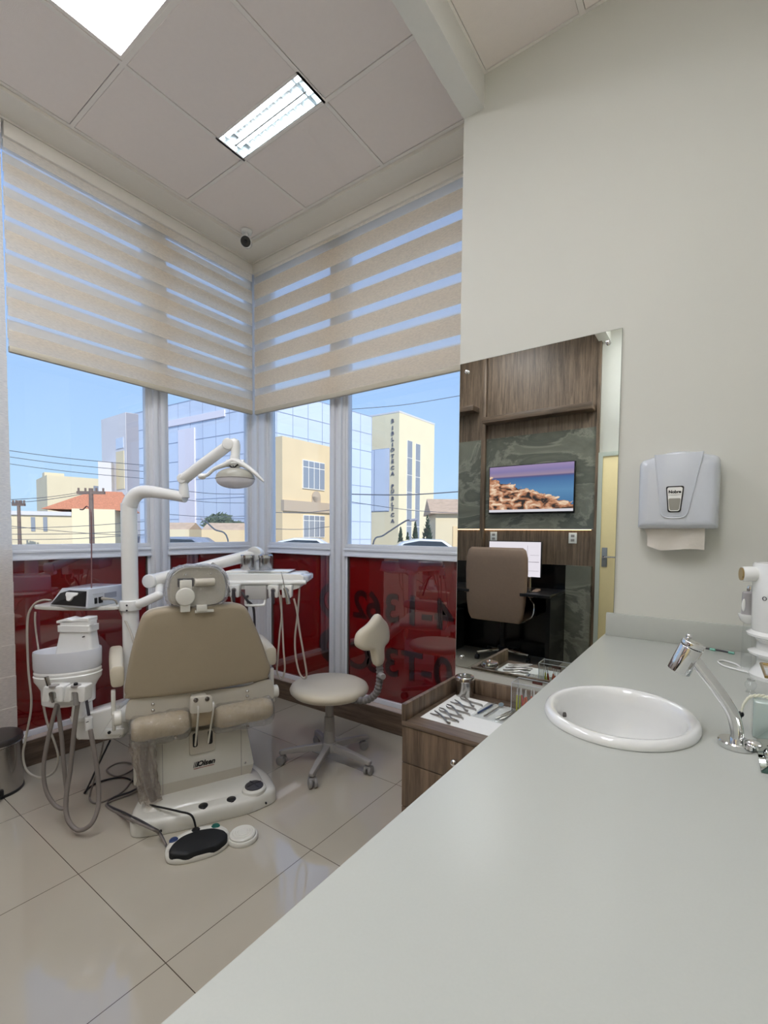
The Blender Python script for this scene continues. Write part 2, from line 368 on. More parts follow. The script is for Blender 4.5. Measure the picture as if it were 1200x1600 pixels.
# beam and right ceiling zone
mb = MB(); mb.b2((2.073, YB, 3.205), (2.17, -MD, 3.47)); struct('trim_3', mb, m_beam, smooth=False)
mb = MB(); mb.mi = 0
rx = [2.17, 2.58, 3.20, XR]; ry = [-MD, -1.09, -1.71, -2.33, -2.95, YB]
for i in range(3):
    for j in range(5):
        mb.mi = 0; mb.b2((rx[i]+g, ry[j+1]+g, HR), (rx[i+1]-g, ry[j]-g, HR+.01))
mb.mi = 1
for x in rx: mb.b2((x-g+.002, YB, HR-.003), (x+g-.002, -MD, HR+.004))
for y in ry: mb.b2((2.17, y-g+.002, HR-.0028), (XR, y+g-.002, HR+.0038))
mb.mi = 2; mb.b2((2.17, YB, HR+.05), (XR, -MD, HR+.06))
struct('ceiling_right', mb, [m_tile, m_tbar, m_dark], smooth=False)
# roof slab over everything
mb = MB(); mb.b2((-.2, YB-.2, 3.60), (XR+.2, .2, 3.75)); struct('ceiling_slab', mb, m_gyp, smooth=False)
# walls
mb = MB(); mb.b2((2.073, -MD, 0), (XR+.1, .12, 3.6)); struct('wall_front', mb, m_wall, smooth=False)
mb = MB(); mb.b2((XR, YB-.1, 0), (XR+.12, -MD, 3.6)); struct('wall_right', mb, m_wall, smooth=False)
mb = MB(); mb.b2((-.12, YB-.12, 0), (XR+.12, YB, 3.6)); struct('wall_rear', mb, m_wall, smooth=False)
# curtain wall strips above glass
mb = MB(); mb.b2((-.16, YB, 3.40), (-.02, .16, 3.6)); mb.b2((-.16, .02, 3.40), (2.2, .16, 3.6)); struct('wall_left', mb, m_alu, smooth=False)
# ledges and wooden baseboards below the windows
mb = MB(); mb.b2((-.12, YB, 0), (-.015, .12, .139)); mb.b2((-.12, .015, 0), (2.08, .12, .139)); struct('trim_4', mb, m_ledge, smooth=False)
mb = MB(); mb.b2((-.015, YB, 0), (0, 0, .143), .002); struct('baseboard_left', mb, m_woodH, smooth=False)
mb = MB(); mb.b2((-.015, 0, 0), (2.073, .015, .143), .002); struct('baseboard_front', mb, m_woodH, smooth=False)

# ------------------------------------------------------------------ windows
def frame_bar(mb, lo, hi, axis_in, groove=True):
    mb.b2(lo, hi, .003)
ZT0, ZT1 = 1.148, 1.236     # transom
def window(name, axis, a0, a1, leftm, rightm):
    # axis 'y': the wall x = -.1, spans y a0..a1; axis 'x': the wall y = .1, spans x a0..a1
    def B(mb, u0, u1, d0, d1, z0, z1, bev=.002):     # d = depth measured from the glass plane into the room
        if axis == 'y': mb.b2((-.1+d0, u0, z0), (-.1+d1, u1, z1), bev)
        else: mb.b2((u0, .1-d1, z0), (u1, .1-d0, z1), bev)
    root = bpy.data.objects.new(name, None); COL.objects.link(root); root['kind'] = 'structure'
    root.location = (-.1, (a0+a1)/2, .14) if axis == 'y' else ((a0+a1)/2, .1, .14)
    f = MB()
    B(f, a0, a1, -.02, .03, ZT0, ZT1-.03); B(f, a0, a1, -.02, .045, ZT0, ZT0+.012); B(f, a0, a1, -.02, .022, ZT1-.03, ZT1); B(f, a0, a1, -.02, .038, ZT0+.04, ZT0+.055)
    for u in (a0, a1-.018): B(f, u, u+.018, -.02, .02, ZT1, 3.4); B(f, u, u+.018, -.02, .02, .16, ZT0)
    B(f, a0, a1, -.02, .02, 3.36, 3.4); B(f, a0, a1, -.02, .02, .139, .172)
    build('window_frame', f, m_alu, root, kind='structure')
    gl = MB(); B(gl, a0+.01, a1-.01, -.003, .003, ZT1-.01, 3.39, 0); build('glass_pane', gl, m_glass, root, smooth=False, kind='structure')
    rd = MB(); B(rd, a0+.01, a1-.01, -.004, .004, .16, ZT0+.01, 0); r = build('red_pane', rd, m_red, root, smooth=False, kind='structure')
    sl = MB(); 
    for u in (a0+.018, a1-.026): B(sl, u, u+.008, .004, .016, .172, ZT0, 0)
    build('glazing_bead', sl, m_dark, root, smooth=False, kind='structure')
    return root
w1 = window('window_1', 'y', YB, -.818, 0, 0)
w2 = window('window_2', 'y', -.695, .015, 0, 0)
w3 = window('window_3', 'x', .085, .768, 0, 0)
w4 = window('window_4', 'x', .905, 2.07, 0, 0)
def post(name, axis, a0, a1):
    mb = MB(); c = (a0+a1)/2
    def B(u0, u1, d0, d1):
        if axis == 'y': mb.b2((-.1+d0, u0, .139), (-.1+d1, u1, 3.4), .002)
        else: mb.b2((u0, .1-d1, .139), (u1, .1-d0, 3.4), .002)
    B(a0, a1, -.05, .028); B(a0+.022, a0+.05, .0, .05); B(a1-.05, a1-.022, .0, .05)
    return struct(name, mb, m_alu)
post('trim_5', 'y', -.818, -.695); post('trim_6', 'x', .768, .905)
mb = MB(); mb.b2((-.15, .015, .139), (-.075, .15, 3.4), .003); mb.b2((-.15, .075, .139), (.085, .15, 3.4), .003)
mb.b2((-.1, .03, .139), (-.01, .11, 3.4), .003); mb.b2((-.03, .05, .139), (.06, .12, 3.4), .003)
struct('trim_7', mb, m_alu)
# film lettering, read from outside, so it shows reversed from the room
YT = .1-.0062
def on_glass(s, size, x, z, bold=.006, name='lettering'):
    mb = text_bm(s, size, (x, YT, z), (1, 0, 0), (0, 0, 1), .0012, mirror=True, bold=bold)
    return mb
def glass_x(px):
    d = at(px, 950, 1)-CAMP; return (CAMP+d*((.1-CAMP.y)/d.y)).x
for s, px, z in (('2', 560, .80), ('6', 584, .80), ('3', 613, .80), ('1', 645, .80), ('-', 668, .80), ('4', 694, .80), ('C', 561, .43), ('8', 586, .43), ('3', 613, .43), ('T', 645, .43), ('-', 668, .43), ('0', 694, .43)):
    build('lettering', on_glass(s, .27, max(glass_x(px), 1.03), z), m_redtext, w4, smooth=False, kind='structure')
def disc_icon(x, z, r, inner):
    mb = MB(); n = 40; t = mb.bm
    def ring(r0, r1, a0=0, a1=2*PI):
        k = 36
        for i in range(k):
            u = a0+(a1-a0)*i/k; v = a0+(a1-a0)*(i+1)/k
            mb.quad((x+r0*math.cos(u), YT, z+r0*math.sin(u)), (x+r1*math.cos(u), YT, z+r1*math.sin(u)), (x+r1*math.cos(v), YT, z+r1*math.sin(v)), (x+r0*math.cos(v), YT, z+r0*math.sin(v)))
    if inner: ring(0, r*.28); ring(r*.38, r)
    else: ring(r*.62, r); ring(.001, r*.34)
    return mb
# the two round marks straddle the post; only the glass halves exist
def clip_x(mb, xmin, xmax):
    bm = mb.bm
    for co, no in (((xmin, 0, 0), (-1, 0, 0)), ((xmax, 0, 0), (1, 0, 0))):
        bmesh.ops.bisect_plane(bm, geom=bm.verts[:]+bm.edges[:]+bm.faces[:], plane_co=co, plane_no=no, clear_outer=True)
    return mb
for z, k in ((.81, False), (.47, True)):
    build('round_mark', clip_x(disc_icon(.765, z, .13, k), .1, .748), m_redtext, w3, smooth=False, kind='structure')

# ------------------------------------------------------------------ blinds
def zebra(label, axis, a0, a1, z0, z1, bot_front, bot_back, W, P=.172, phase=0.0):
    base = (.03, (a0+a1)/2, z0) if axis == 'y' else ((a0+a1)/2, -.03, z0)
    root = thing('zebra_blind', label, 'blind', base, 0, 'striped blinds hanging in the windows')
    def sheet(name, d, solid_top):
        mb = MB()
        def Q(za, zb, mi):
            mb.mi = mi
            if axis == 'y': mb.quad((d, a0, za), (d, a1, za), (d, a1, zb), (d, a0, zb))
            else: mb.quad((a0, -d, za), (a1, -d, za), (a1, -d, zb), (a0, -d, zb))
        z = z0; k = 0
        zz = solid_top
        cur = z0
        while cur < z1-1e-6:
            # solid bands occupy [zz + kP - W, zz + kP]
            kk = math.floor((cur - zz + W + 1e-7)/P); lo = zz+kk*P-W; hi = zz+kk*P
            if lo-1e-7 <= cur < hi-1e-7: nx = min(hi, z1); Q(cur, nx, 0)
            else: nx = min(zz+(kk+1)*P-W, z1); Q(cur, nx, 1)
            cur = nx
        return build(name, mb, [m_band, m_sheer], root, smooth=False)
    sheet('front_fabric', .014, bot_front); sheet('back_fabric', -.006, bot_back)
    mb = MB()
    lo, hi = ((-.008, a0, z0-.03), (.018, a1, z0+.004)) if axis == 'y' else ((a0, -.018, z0-.03), (a1, .008, z0+.004))
    mb.b2(lo, hi, .006); r = build('bottom_rail', mb, m_brail, root)
    mb = MB(); lo, hi = ((-.012, a0, z1), (.03, a1, z1+.075)) if axis == 'y' else ((a0, -.03, z1), (a1, .012, z1+.075))
    mb.b2(lo, hi, .004); build('head_rail', mb, m_gyp, root)
    return root
# left wall: slits at 2.425..2.443 + k*.17 ; double band 2.493..2.540
zebra('cream striped roller blind lowered halfway over the left corner window', 'y', -1.597, -.026, 2.285, 3.345, 2.540, 2.598, .098, .170)
zebra('cream striped roller blind lowered halfway over the window beside the mirror wall', 'x', .026, 2.05, 2.285, 3.345, 2.573, 2.592, .117, .174)
# the third blind, fully lowered and closed
root = thing('zebra_blind', 'closed pale blind lowered to the sill at the far left edge', 'blind', (.03, -2.5, .17), 0, 'striped blinds hanging in the windows')
mb = MB(); z = .19
while z < 3.34:
    h = min(.17, 3.345-z)
    mb.quad((.006, -3.44, z), (.006, -1.607, z), (.012, -1.607, z+h), (.012, -3.44, z+h)); mb.quad((.012, -3.44, z+h), (.012, -1.607, z+h), (.006, -1.607, z+h), (.006, -3.44, z+h)); z += .17
build('closed_fabric', mb, m_bandc, root, smooth=False)
mb = MB(); mb.b2((0, -3.44, .15), (.026, -1.575, .172), .004); mb.cyl((.013, -1.59, .178), (.013, -1.575, .178), .011, seg=16); mb.b2((.0, -3.44, .172), (.02, -1.6, .192), .003)
build('bottom_rail', mb, m_white, root)
mb = MB(); mb.b2((-.01, -3.44, 3.345), (.03, -1.607, 3.42), .004); build('head_rail', mb, m_gyp, root)

# ------------------------------------------------------------------ ceiling lights
t = thing('ceiling_light', 'large square glowing ceiling panel near the top left corner', 'ceiling light', ((LP[0]+LP[2])/2, (LP[1]+LP[3])/2, HT))
mb = MB(); mb.b2((LP[0], LP[1], HT+.001), (LP[2], LP[3], HT+.006)); build('diffuser', mb, emis('panel_glow', (247, 248, 255), 11), t, smooth=False)
mb = MB(); a, b, c, d = LP[0], LP[1], LP[2], LP[3]; q = .018
for lo, hi in (((a-q, b-q), (c+q, b)), ((a-q, d), (c+q, d+q)), ((a-q, b), (a, d)), ((c, b), (c+q, d))): mb.b2((*lo, HT-.002), (*hi, HT+.012))
build('frame', mb, m_tbar, t, smooth=False)
# out-of-view working panels of the same kind
for i, (x, y, z, lb) in enumerate(((1.10, -2.75, HT-.012, 'square ceiling panel behind the camera on the window side'), (2.70, -2.15, HR-.012, 'square ceiling panel above the worktop'), (2.70, -2.95, HR-.012, 'square ceiling panel above the door corner'))):
    tt = thing('ceiling_light', lb, 'ceiling light', (x, y, z))
    mb = MB(); mb.b2((x-.28, y-.28, z-.001), (x+.28, y+.28, z+.006)); build('diffuser', mb, bpy.data.materials.get('rear_panel_glow') or emis('rear_panel_glow', (247, 248, 255), 12.5), tt, smooth=False)
    mb = MB()
    for lo, hi in (((x-.3, y-.3), (x+.3, y-.28)), ((x-.3, y+.28), (x+.3, y+.3)), ((x-.3, y-.28), (x-.28, y+.28)), ((x+.28, y-.28), (x+.3, y+.28))): mb.b2((*lo, z-.003), (*hi, z+.012))
    build('frame', mb, m_tbar, tt, smooth=False)
# louvre luminaire
t = thing('louvre_light', 'small rectangular ceiling light with chrome louvre grid and two tubes', 'ceiling light', ((LV[0]+LV[2])/2, (LV[1]+LV[3])/2, HT))
m_refl = M('louvre_reflector', (205, 210, 212), .25, metal=1)
x0, y0, x1, y1 = LV
mb = MB(); mb.b2((x0, y0, HT+.06), (x1, y1, HT+.065)); mb.b2((x0, y0, HT), (x0+.004, y1, HT+.06)); mb.b2((x1-.004, y0, HT), (x1, y1, HT+.06)); mb.b2((x0, y0, HT), (x1, y0+.004, HT+.06)); mb.b2((x0, y1-.004, HT), (x1, y1, HT+.06))
build('housing', mb, m_refl, t, smooth=False)
mb = MB(); fr = .012
for lo, hi in (((x0-fr, y0-fr), (x1+fr, y0)), ((x0-fr, y1), (x1+fr, y1+fr)), ((x0-fr, y0), (x0, y1)), ((x1, y0), (x1+fr, y1))): mb.b2((*lo, HT-.003), (*hi, HT+.003))
build('frame', mb, m_tbar, t, smooth=False)
ym = (y0+y1)/2
for yy in (ym-.04, ym+.04):
    mb = MB(); mb.cyl((x0+.03, yy, HT+.042), (x1-.03, yy, HT+.042), .013, seg=16); build('tube', mb, emis('tube_glow', (240, 250, 255), 7) if 'tube_glow' not in bpy.data.materials else bpy.data.materials['tube_glow'], t)
mb = MB(); mb.b2((x0+.03, ym-.004, HT-.001), (x1-.03, ym+.004, HT+.022))
for k in range(11):
    x = x0+.045+k*(x1-x0-.09)/10; mb.b2((x-.0012, y0+.004, HT-.001), (x+.0012, y1-.004, HT+.022))
build('louvre_grid', mb, m_refl, t, smooth=False)
# security camera
t = thing('security_camera', 'small white bullet camera with black face on ceiling corner', 'camera', (.285, -.285, HT-.003))
mb = MB(); mb.cyl((.285, -.285, HT-.003), (.285, -.285, HT-.02), .042, .036, bev=.004); mb.cyl((.285, -.285, HT-.02), (.287, -.29, HT-.05), .014); build('mount', mb, m_white, t)
_a = Vector((.27, -.27, HT-.075)); _b = Vector((.325, -.325, HT-.11))
mb = MB(); mb.cyl(_a, _b, .036, .039, bev=.006); build('body', mb, m_white, t)
mb = MB(); n_ = (_b-_a).normalized(); mb.cyl(_b-n_*.001, _b+n_*.003, .034); mb.sph(_b+n_*.004, .012); build('lens_face', mb, m_black, t)
#__PART2__
# ================================================================== OUTSIDE
GZ = -.33
def on_z(px, py, z):
    d = at(px, py, 1)-CAMP; return CAMP + d*((z-CAMP.z)/d.z)
m_asph = M('asphalt', (160, 157, 154), .9, noise=.1, nscale=3)
m_lib = M('library_render', (232, 220, 186), .8, noise=.04, nscale=1)
m_beige = M('beige_render', (226, 202, 160), .85, noise=.06, nscale=1)
m_cream_b = M('pale_render', (222, 208, 176), .85, noise=.05, nscale=1)
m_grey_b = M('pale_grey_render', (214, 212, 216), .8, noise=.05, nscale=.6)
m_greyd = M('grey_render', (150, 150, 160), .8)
m_bglass = M('blue_facade_glass', (205, 216, 236), .12, metal=.0, coat=.6, noise=.10, nscale=.25)
m_bglass2 = M('light_facade_glass', (214, 224, 240), .1, metal=.1, noise=.1, nscale=.3)
m_mull = M('facade_joint', (158, 168, 192), .5)
m_reflection = M('facade_reflection', (226, 222, 232), .6)
m_wing = M('window_dark_glass', (150, 154, 162), .08, metal=.2)
m_wfr = M('white_window_frame', (232, 228, 220), .6)
m_roof = M('terracotta_tiles', (222, 146, 108), .8, noise=.35, nscale=3, stretch=(6, 6, 1))
m_letter = M('grey_letter', (98, 100, 112), .6)
m_tree = M('tree_foliage', (96, 108, 84), .9, noise=.5, nscale=6)
m_conif = M('conifer_foliage', (62, 82, 66), .9, noise=.5, nscale=8)
m_trunk = M('trunk_bark', (90, 74, 60), .9)
m_pole = M('pole_wood', (120, 104, 96), .9); m_wire = M('wire', (78, 82, 92), .7)
m_car = M('car_paint_white', (220, 222, 226), .2, coat=.8); m_car2 = M('car_paint_silver', (170, 174, 182), .2, metal=.6); m_cgl = M('car_window', (50, 58, 68), .08)
mb = MB(); mb.b2((-130, .6, GZ-.2), (60, 130, GZ)); mb.b2((-130, -60, GZ-.2), (-.6, .6, GZ)); tag(build('street_ground', mb, m_asph, smooth=False), 'grey street and pavement outside the windows', 'street', kind='structure')
def prism_wall(mb, pts, z0, z1):
    n = len(pts)
    a = [Vector((p.x, p.y, z0)) for p in pts]; b = [Vector((p.x, p.y, z1)) for p in pts]
    mb.loft([a, b]); return mb
def face_box(mb, A, B, u0, u1, z0, z1, out=.05, dep=.1):
    """slab on the vertical face from A to B (ground points), u in metres from A, standing out by `out`"""
    A2, B2 = Vector((A.x, A.y, 0)), Vector((B.x, B.y, 0)); t = (B2-A2).normalized(); n = Vector((t.y, -t.x, 0))
    if n.dot(Vector((CAMP.x, CAMP.y, 0))-A2) < 0: n = -n
    c = A2+t*((u0+u1)/2)+n*(out-dep/2); c.z = (z0+z1)/2
    R = Matrix((t, n, Vector((0, 0, 1)))).transposed()
    mb.box(c, (u1-u0, dep, z1-z0), R); return mb
def seen_on(px, py, A, B):   # where a direction of view meets the vertical face A-B: metres from A, and height
    A2, B2 = Vector((A.x, A.y, 0)), Vector((B.x, B.y, 0)); t = (B2-A2).normalized(); n = Vector((t.y, -t.x, 0))
    d = at(px, py, 1)-CAMP; k = (A2-CAMP).dot(n)/d.dot(n); P = CAMP+d*k
    return (Vector((P.x, P.y, 0))-A2).dot(t), P.z
def rect(A, B, px0, py0, px1, py1):
    u0, z0 = seen_on(px0, py1, A, B); u1, z1 = seen_on(px1, py0, A, B); return min(u0, u1), max(u0, u1), z0, z1
# --- library tower
H = at(624, 644, 36).z
K = on_z(624, 644, H); Rr = on_z(679, 664, H); Ll = on_z(545, 657, H)
Bk = Rr+(Ll-K)
lib = thing('library_building', 'tall cream library tower with vertical lettering on its corner', 'building', ((K.x+Bk.x)/2, (K.y+Bk.y)/2, GZ))
mb = MB(); prism_wall(mb, [K, Rr, Bk, Ll], GZ, H); build('wall', mb, m_lib, lib, smooth=False)
mb = MB(); c_ = (K+Bk)/2; prism_wall(mb, [c_+(p-c_)*1.008 for p in (K, Rr, Bk, Ll)], H, H+.12); build('roof_edge', mb, m_grey_b, lib, smooth=False)
for a_, b_, c2, d_ in ((634, 690, 644, 849), (647, 695, 656.5, 849)):
    u0, u1, z0, z1 = rect(K, Rr, a_, b_, c2, d_); z0 = max(z0, GZ+.3)
    wd = build('window', face_box(MB(), K, Rr, u0, u1, z0, z1, .04), m_wfr, lib, smooth=False)
    pn = MB(); n_ = 6
    for k in range(n_):
        face_box(pn, K, Rr, u0+.06, u1-.06, z0+(z1-z0)*k/n_+.04, z0+(z1-z0)*(k+1)/n_-.02, .06)
    build('pane', pn, m_wing, wd, smooth=False)
u0, u1, z0, z1 = rect(Ll, K, 562, 700, 609, 800)
wd = build('corner_glazing', face_box(MB(), Ll, K, u0, u1, z0, z1, .04), m_mull, lib, smooth=False)
pn = MB()
for k in range(2): face_box(pn, Ll, K, u0+(u1-u0)*k/2+.05, u0+(u1-u0)*(k+1)/2-.05, z0+.05, z1-.05, .07)
build('pane', pn, m_bglass2, wd, smooth=False)
tK = (Vector((K.x, K.y, 0))-Vector((Ll.x, Ll.y, 0))).normalized(); nK = Vector((tK.y, -tK.x, 0)); nK = nK if nK.dot(CAMP-K) > 0 else -nK
ys_ = [658, 669, 677.5, 686.5, 695, 703, 713, 721, 731, 740, None, 760, 768, 779, 788, 795, 804.5, 814]
for ch, yy in zip('BIBLIOTECA PUBLICA', ys_):
    if yy is None: continue
    u, z = seen_on(614, yy, Ll, K)
    o_ = Vector((Ll.x, Ll.y, 0))+tK*u+nK*.04; o_.z = z
    mb = text_bm('Ú' if (ch == 'U') else ch, .40, o_, tK, (0, 0, 1), .05, bold=.012)
    build('letter', mb, m_letter, lib, smooth=False)
# --- blue glass office block
H2 = at(405, 600, 26).z
G0 = on_z(405, 600, H2); GL = on_z(196, 649, H2); GR = on_z(581, 651, H2)
gb = thing('glass_building', 'long office block faced in blue mirror glass with a pale painted portal', 'building', (G0.x-3, G0.y+6, GZ))
Gb = ((GR-G0)+(GL-G0)).normalized()*2.4
mb = MB(); prism_wall(mb, [G0, GR, GR+Gb, GL+Gb, GL], GZ, H2); build('wall', mb, m_bglass, gb, smooth=False)
for A, B in ((G0, GL), (G0, GR)):
    L = (B-A).length; mb = MB(); nn = int(L/1.15)
    for k in range(nn+1): face_box(mb, A, B, max(0, k*L/nn-.015), min(L, k*L/nn+.015), GZ, H2, .02, .04)
    z = H2
    while z > GZ: face_box(mb, A, B, 0, L, z-.03, z, .022, .04); z -= 1.25
    build('facade_grid', mb, m_mull, gb, smooth=False)
mb = MB()
for r_ in ((282, 668, 305, 846), (262, 640, 352, 668)):
    face_box(mb, G0, GL, *rect(G0, GL, *r_), .09, .14)
build('reflection', mb, m_reflection, gb, smooth=False)  # pale strips paint the mirror image of a white structure onto the facade
# --- white tower on the left
H3 = at(196, 644, 25).z
T0 = on_z(196, 644, H3); TL = on_z(158, 656, H3); TR = on_z(216, 647, H3)
wt = thing('office_tower', 'plain pale grey tower left of the blue glass block', 'building', (T0.x-1, T0.y+1, GZ))
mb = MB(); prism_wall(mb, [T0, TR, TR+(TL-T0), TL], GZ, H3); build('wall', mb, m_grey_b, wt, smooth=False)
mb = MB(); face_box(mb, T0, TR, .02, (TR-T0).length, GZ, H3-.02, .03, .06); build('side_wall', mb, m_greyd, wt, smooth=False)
z_ = at(153, 720, 25).z; A_ = on_z(153, 720, z_); mb = MB(); B_ = TL+(T0-TL)*.2; prism_wall(mb, [A_, B_, B_+(TR-T0), A_+(TR-T0)], GZ, z_); build('annex', mb, m_grey_b, wt, smooth=False)
mb = MB(); face_box(mb, TL, T0, *rect(TL, T0, 182, 683, 193, 702), .03, .06); 
wd = build('window', mb, m_bglass, wt, smooth=False)
mb = MB(); face_box(mb, TL, T0, *rect(TL, T0, 183, 704, 194, 765), .03, .06); build('window', mb, m_cream_b, wt, smooth=False)
# --- beige building with tall windows
H4 = at(441, 681, 21).z
E0 = on_z(441, 681, H4); E1 = on_z(524, 700, H4); En = Vector((E1.y-E0.y, -(E1.x-E0.x), 0)).normalized(); En = -En if En.dot(CAMP-E0) > 0 else En
bb = thing('town_house', 'sunlit beige building with white framed windows seen beside the corner post', 'building', ((E0.x+E1.x)/2+En.x*2, (E0.y+E1.y)/2+En.y*2, GZ))
mb = MB(); prism_wall(mb, [E0, E1, E1+En*.9, E0+En*.9], GZ, H4); build('wall', mb, m_beige, bb, smooth=False)
for r_ in ((472, 724, 506, 763), (473, 806, 506, 840)):
    u0, u1, z0, z1 = rect(E0, E1, *r_)
    wd = build('window', face_box(MB(), E0, E1, u0, u1, z0, z1, .06), m_wfr, bb, smooth=False)
    pn = MB()
    for i in range(4):
        for a_, b_ in ((.04, .74), (.78, .97)):
            face_box(pn, E0, E1, u0+(u1-u0)*(i/4+.02), u0+(u1-u0)*((i+1)/4-.02), z0+(z1-z0)*a_, z0+(z1-z0)*b_, .08)
    build('pane', pn, m_wing, wd, smooth=False)
u0, u1, z0, z1 = rect(E0, E1, 441, 784, 524, 802); build('cornice', face_box(MB(), E0, E1, u0, u1, z0+.12, z1-.12, .12, .2), M('brown_cornice', (186, 166, 142), .8), bb, smooth=False)
u0, u1, z0, z1 = rect(E0, E1, 487, 768, 500, 788); mb = MB(); r_ = (u1-u0)/2; face_box(mb, E0, E1, u0, u1, z0, z1-r_, .05)
_t = Vector((E1.x-E0.x, E1.y-E0.y, 0)).normalized(); _n = Vector((_t.y, -_t.x, 0)); _n = _n if _n.dot(CAMP-E0) > 0 else -_n; _c = Vector((E0.x, E0.y, z1-r_))+_t*(u0+r_)
mb.cyl(_c-_n*.05, _c+_n*.05, r_, seg=24); build('niche', mb, bpy.data.materials['brown_cornice'], bb, smooth=False)
# --- low house to the right of the library
Z5 = at(682, 792, 24).z; P0 = on_z(681, 792, Z5); P1 = P0+(_R*4.2); P1.z = Z5
hn = Vector((-_R.y, _R.x, 0))
hs = thing('low_house', 'low pale house with a pitched roof right of the library tower', 'building', ((P0.x+P1.x)/2, (P0.y+P1.y)/2, GZ))
mb = MB(); prism_wall(mb, [P0, P1, P1+hn*4, P0+hn*4], GZ, Z5-.35); build('wall', mb, m_cream_b, hs, smooth=False)
mb = MB(); a_ = [P0-_R*.3-hn*.3, P0-_R*.3+hn*4.3, P0-_R*.3+hn*2]; 
for q in a_: q.z = Z5-.35
a_[2].z = Z5+.55; b_ = [q+Vector((_R.x, _R.y, 0))*4.9 for q in a_]; mb.loft([a_, b_]); build('roof', mb, M('faded_roof_tiles', (206, 178, 150), .9, noise=.2, nscale=4), hs, smooth=False)
mb = MB(); face_box(mb, P0, P1, .9, 2.6, GZ, Z5-1.0, .04); build('door', mb, m_beige, hs, smooth=False)
# --- orange roofed house, far left
Z6 = at(60, 800, 20).z
Q0 = on_z(-30, 797, Z6); Q1 = on_z(112, 800, Z6); tq = (Q1-Q0).normalized(); nq = Vector((-tq.y, tq.x, 0)); nq = nq if nq.dot(Q0-CAMP) > 0 else -nq
oh = thing('tiled_house', 'cream house with an orange terracotta hip roof at the far left', 'building', ((Q0.x+Q1.x)/2, (Q0.y+Q1.y)/2, GZ))
mb = MB(); prism_wall(mb, [Q0, Q1, Q1+nq*5, Q0+nq*5], GZ, Z6); build('wall', mb, m_cream_b, oh, smooth=False)
mb = MB(); prism_wall(mb, [Q1, Q1+tq*1.6, Q1+tq*1.6+nq*5, Q1+nq*5], GZ, Z6+.15); build('side_wing', mb, m_lib, oh, smooth=False)
mb = MB(); face_box(mb, Q0, Q1, 0, (Q1-Q0).length, Z6-.16, Z6, .1, .2); build('cornice', mb, m_grey_b, oh, smooth=False)
for r_ in ((49, 808, 55, 830), (68, 808, 74, 830)):
    build('window', face_box(MB(), Q0, Q1, *rect(Q0, Q1, *r_), .03), m_wing, oh, smooth=False)
mb = MB(); e0 = on_z(52, 793, Z6+.12)+nq*1.0; e1 = e0+tq*3.4; e2 = e1+nq*3.5; e3 = e0+nq*3.5
ridge0 = (e0+e3)/2+tq*1.6; ridge1 = (e1+e2)/2-tq*.6; zt = at(125, 768, 22).z; ridge0.z = ridge1.z = zt
for f_ in ((e0, e1, ridge1, ridge0), (e3, e0, ridge0, ridge0+Vector((.001, 0, 0))), (e1, e2, ridge1, ridge1+Vector((.001, 0, 0))), (e2, e3, ridge0, ridge1), (e3, e2, e1, e0)): mb.quad(*f_)
build('roof', mb, m_roof, oh, smooth=False)
# --- cream block behind it
Z7 = at(80, 738, 34).z; U0 = on_z(73, 742, Z7); U1 = on_z(165, 749, Z7); tq = (U1-U0).normalized(); nq = Vector((-tq.y, tq.x, 0)); nq = nq if nq.dot(U0-CAMP) > 0 else -nq
cb = thing('apartment_block', 'plain cream block rising behind the orange roofed house', 'building', ((U0.x+U1.x)/2, (U0.y+U1.y)/2, GZ))
mb = MB(); prism_wall(mb, [U0, U1, U1+nq*5, U0+nq*5], GZ, Z7); build('wall', mb, m_cream_b, cb, smooth=False)
mb = MB(); prism_wall(mb, [U0+nq, U0+tq*1.3+nq, U0+tq*1.3+nq*2, U0+nq*2], Z7, Z7+.3); build('roof_box', mb, m_cream_b, cb, smooth=False)
for k in range(2): build('window', face_box(MB(), U0, U1, 3.1+k*.7, 3.5+k*.7, Z7-1.3, Z7-.6, .04), m_wing, cb, smooth=False)
# --- small houses and trees in front of the glass block
for i, (px, py, d, wd_, hh, lb, mt) in enumerate(((350, 838, 20.5, 2.0, .5, 'small peach house in front of the blue glass block', m_beige), (268, 837, 21, 1.6, .5, 'tiny pale house left of the pale portal', m_cream_b))):
    P = at(px, 832, d); P.z = GZ
    t = thing('small_house', lb, 'building', P)
    zt = at(px, py-10, d).z; u_ = Vector((_R.x, _R.y, 0)).normalized(); n_ = Vector((-u_.y, u_.x, 0))
    q = [P-u_*wd_/2, P+u_*wd_/2, P+u_*wd_/2+n_*1.5, P-u_*wd_/2+n_*1.5]
    mb = MB(); prism_wall(mb, q, GZ, zt); build('wall', mb, mt, t, smooth=False)
    mb = MB(); a_ = [Vector((q[0].x, q[0].y, zt)), Vector((q[3].x, q[3].y, zt)), Vector(((q[0].x+q[3].x)/2, (q[0].y+q[3].y)/2, zt+.32))]
    mb.loft([a_, [p+u_*wd_ for p in a_]]); build('roof', mb, bpy.data.materials['faded_roof_tiles'], t, smooth=False)
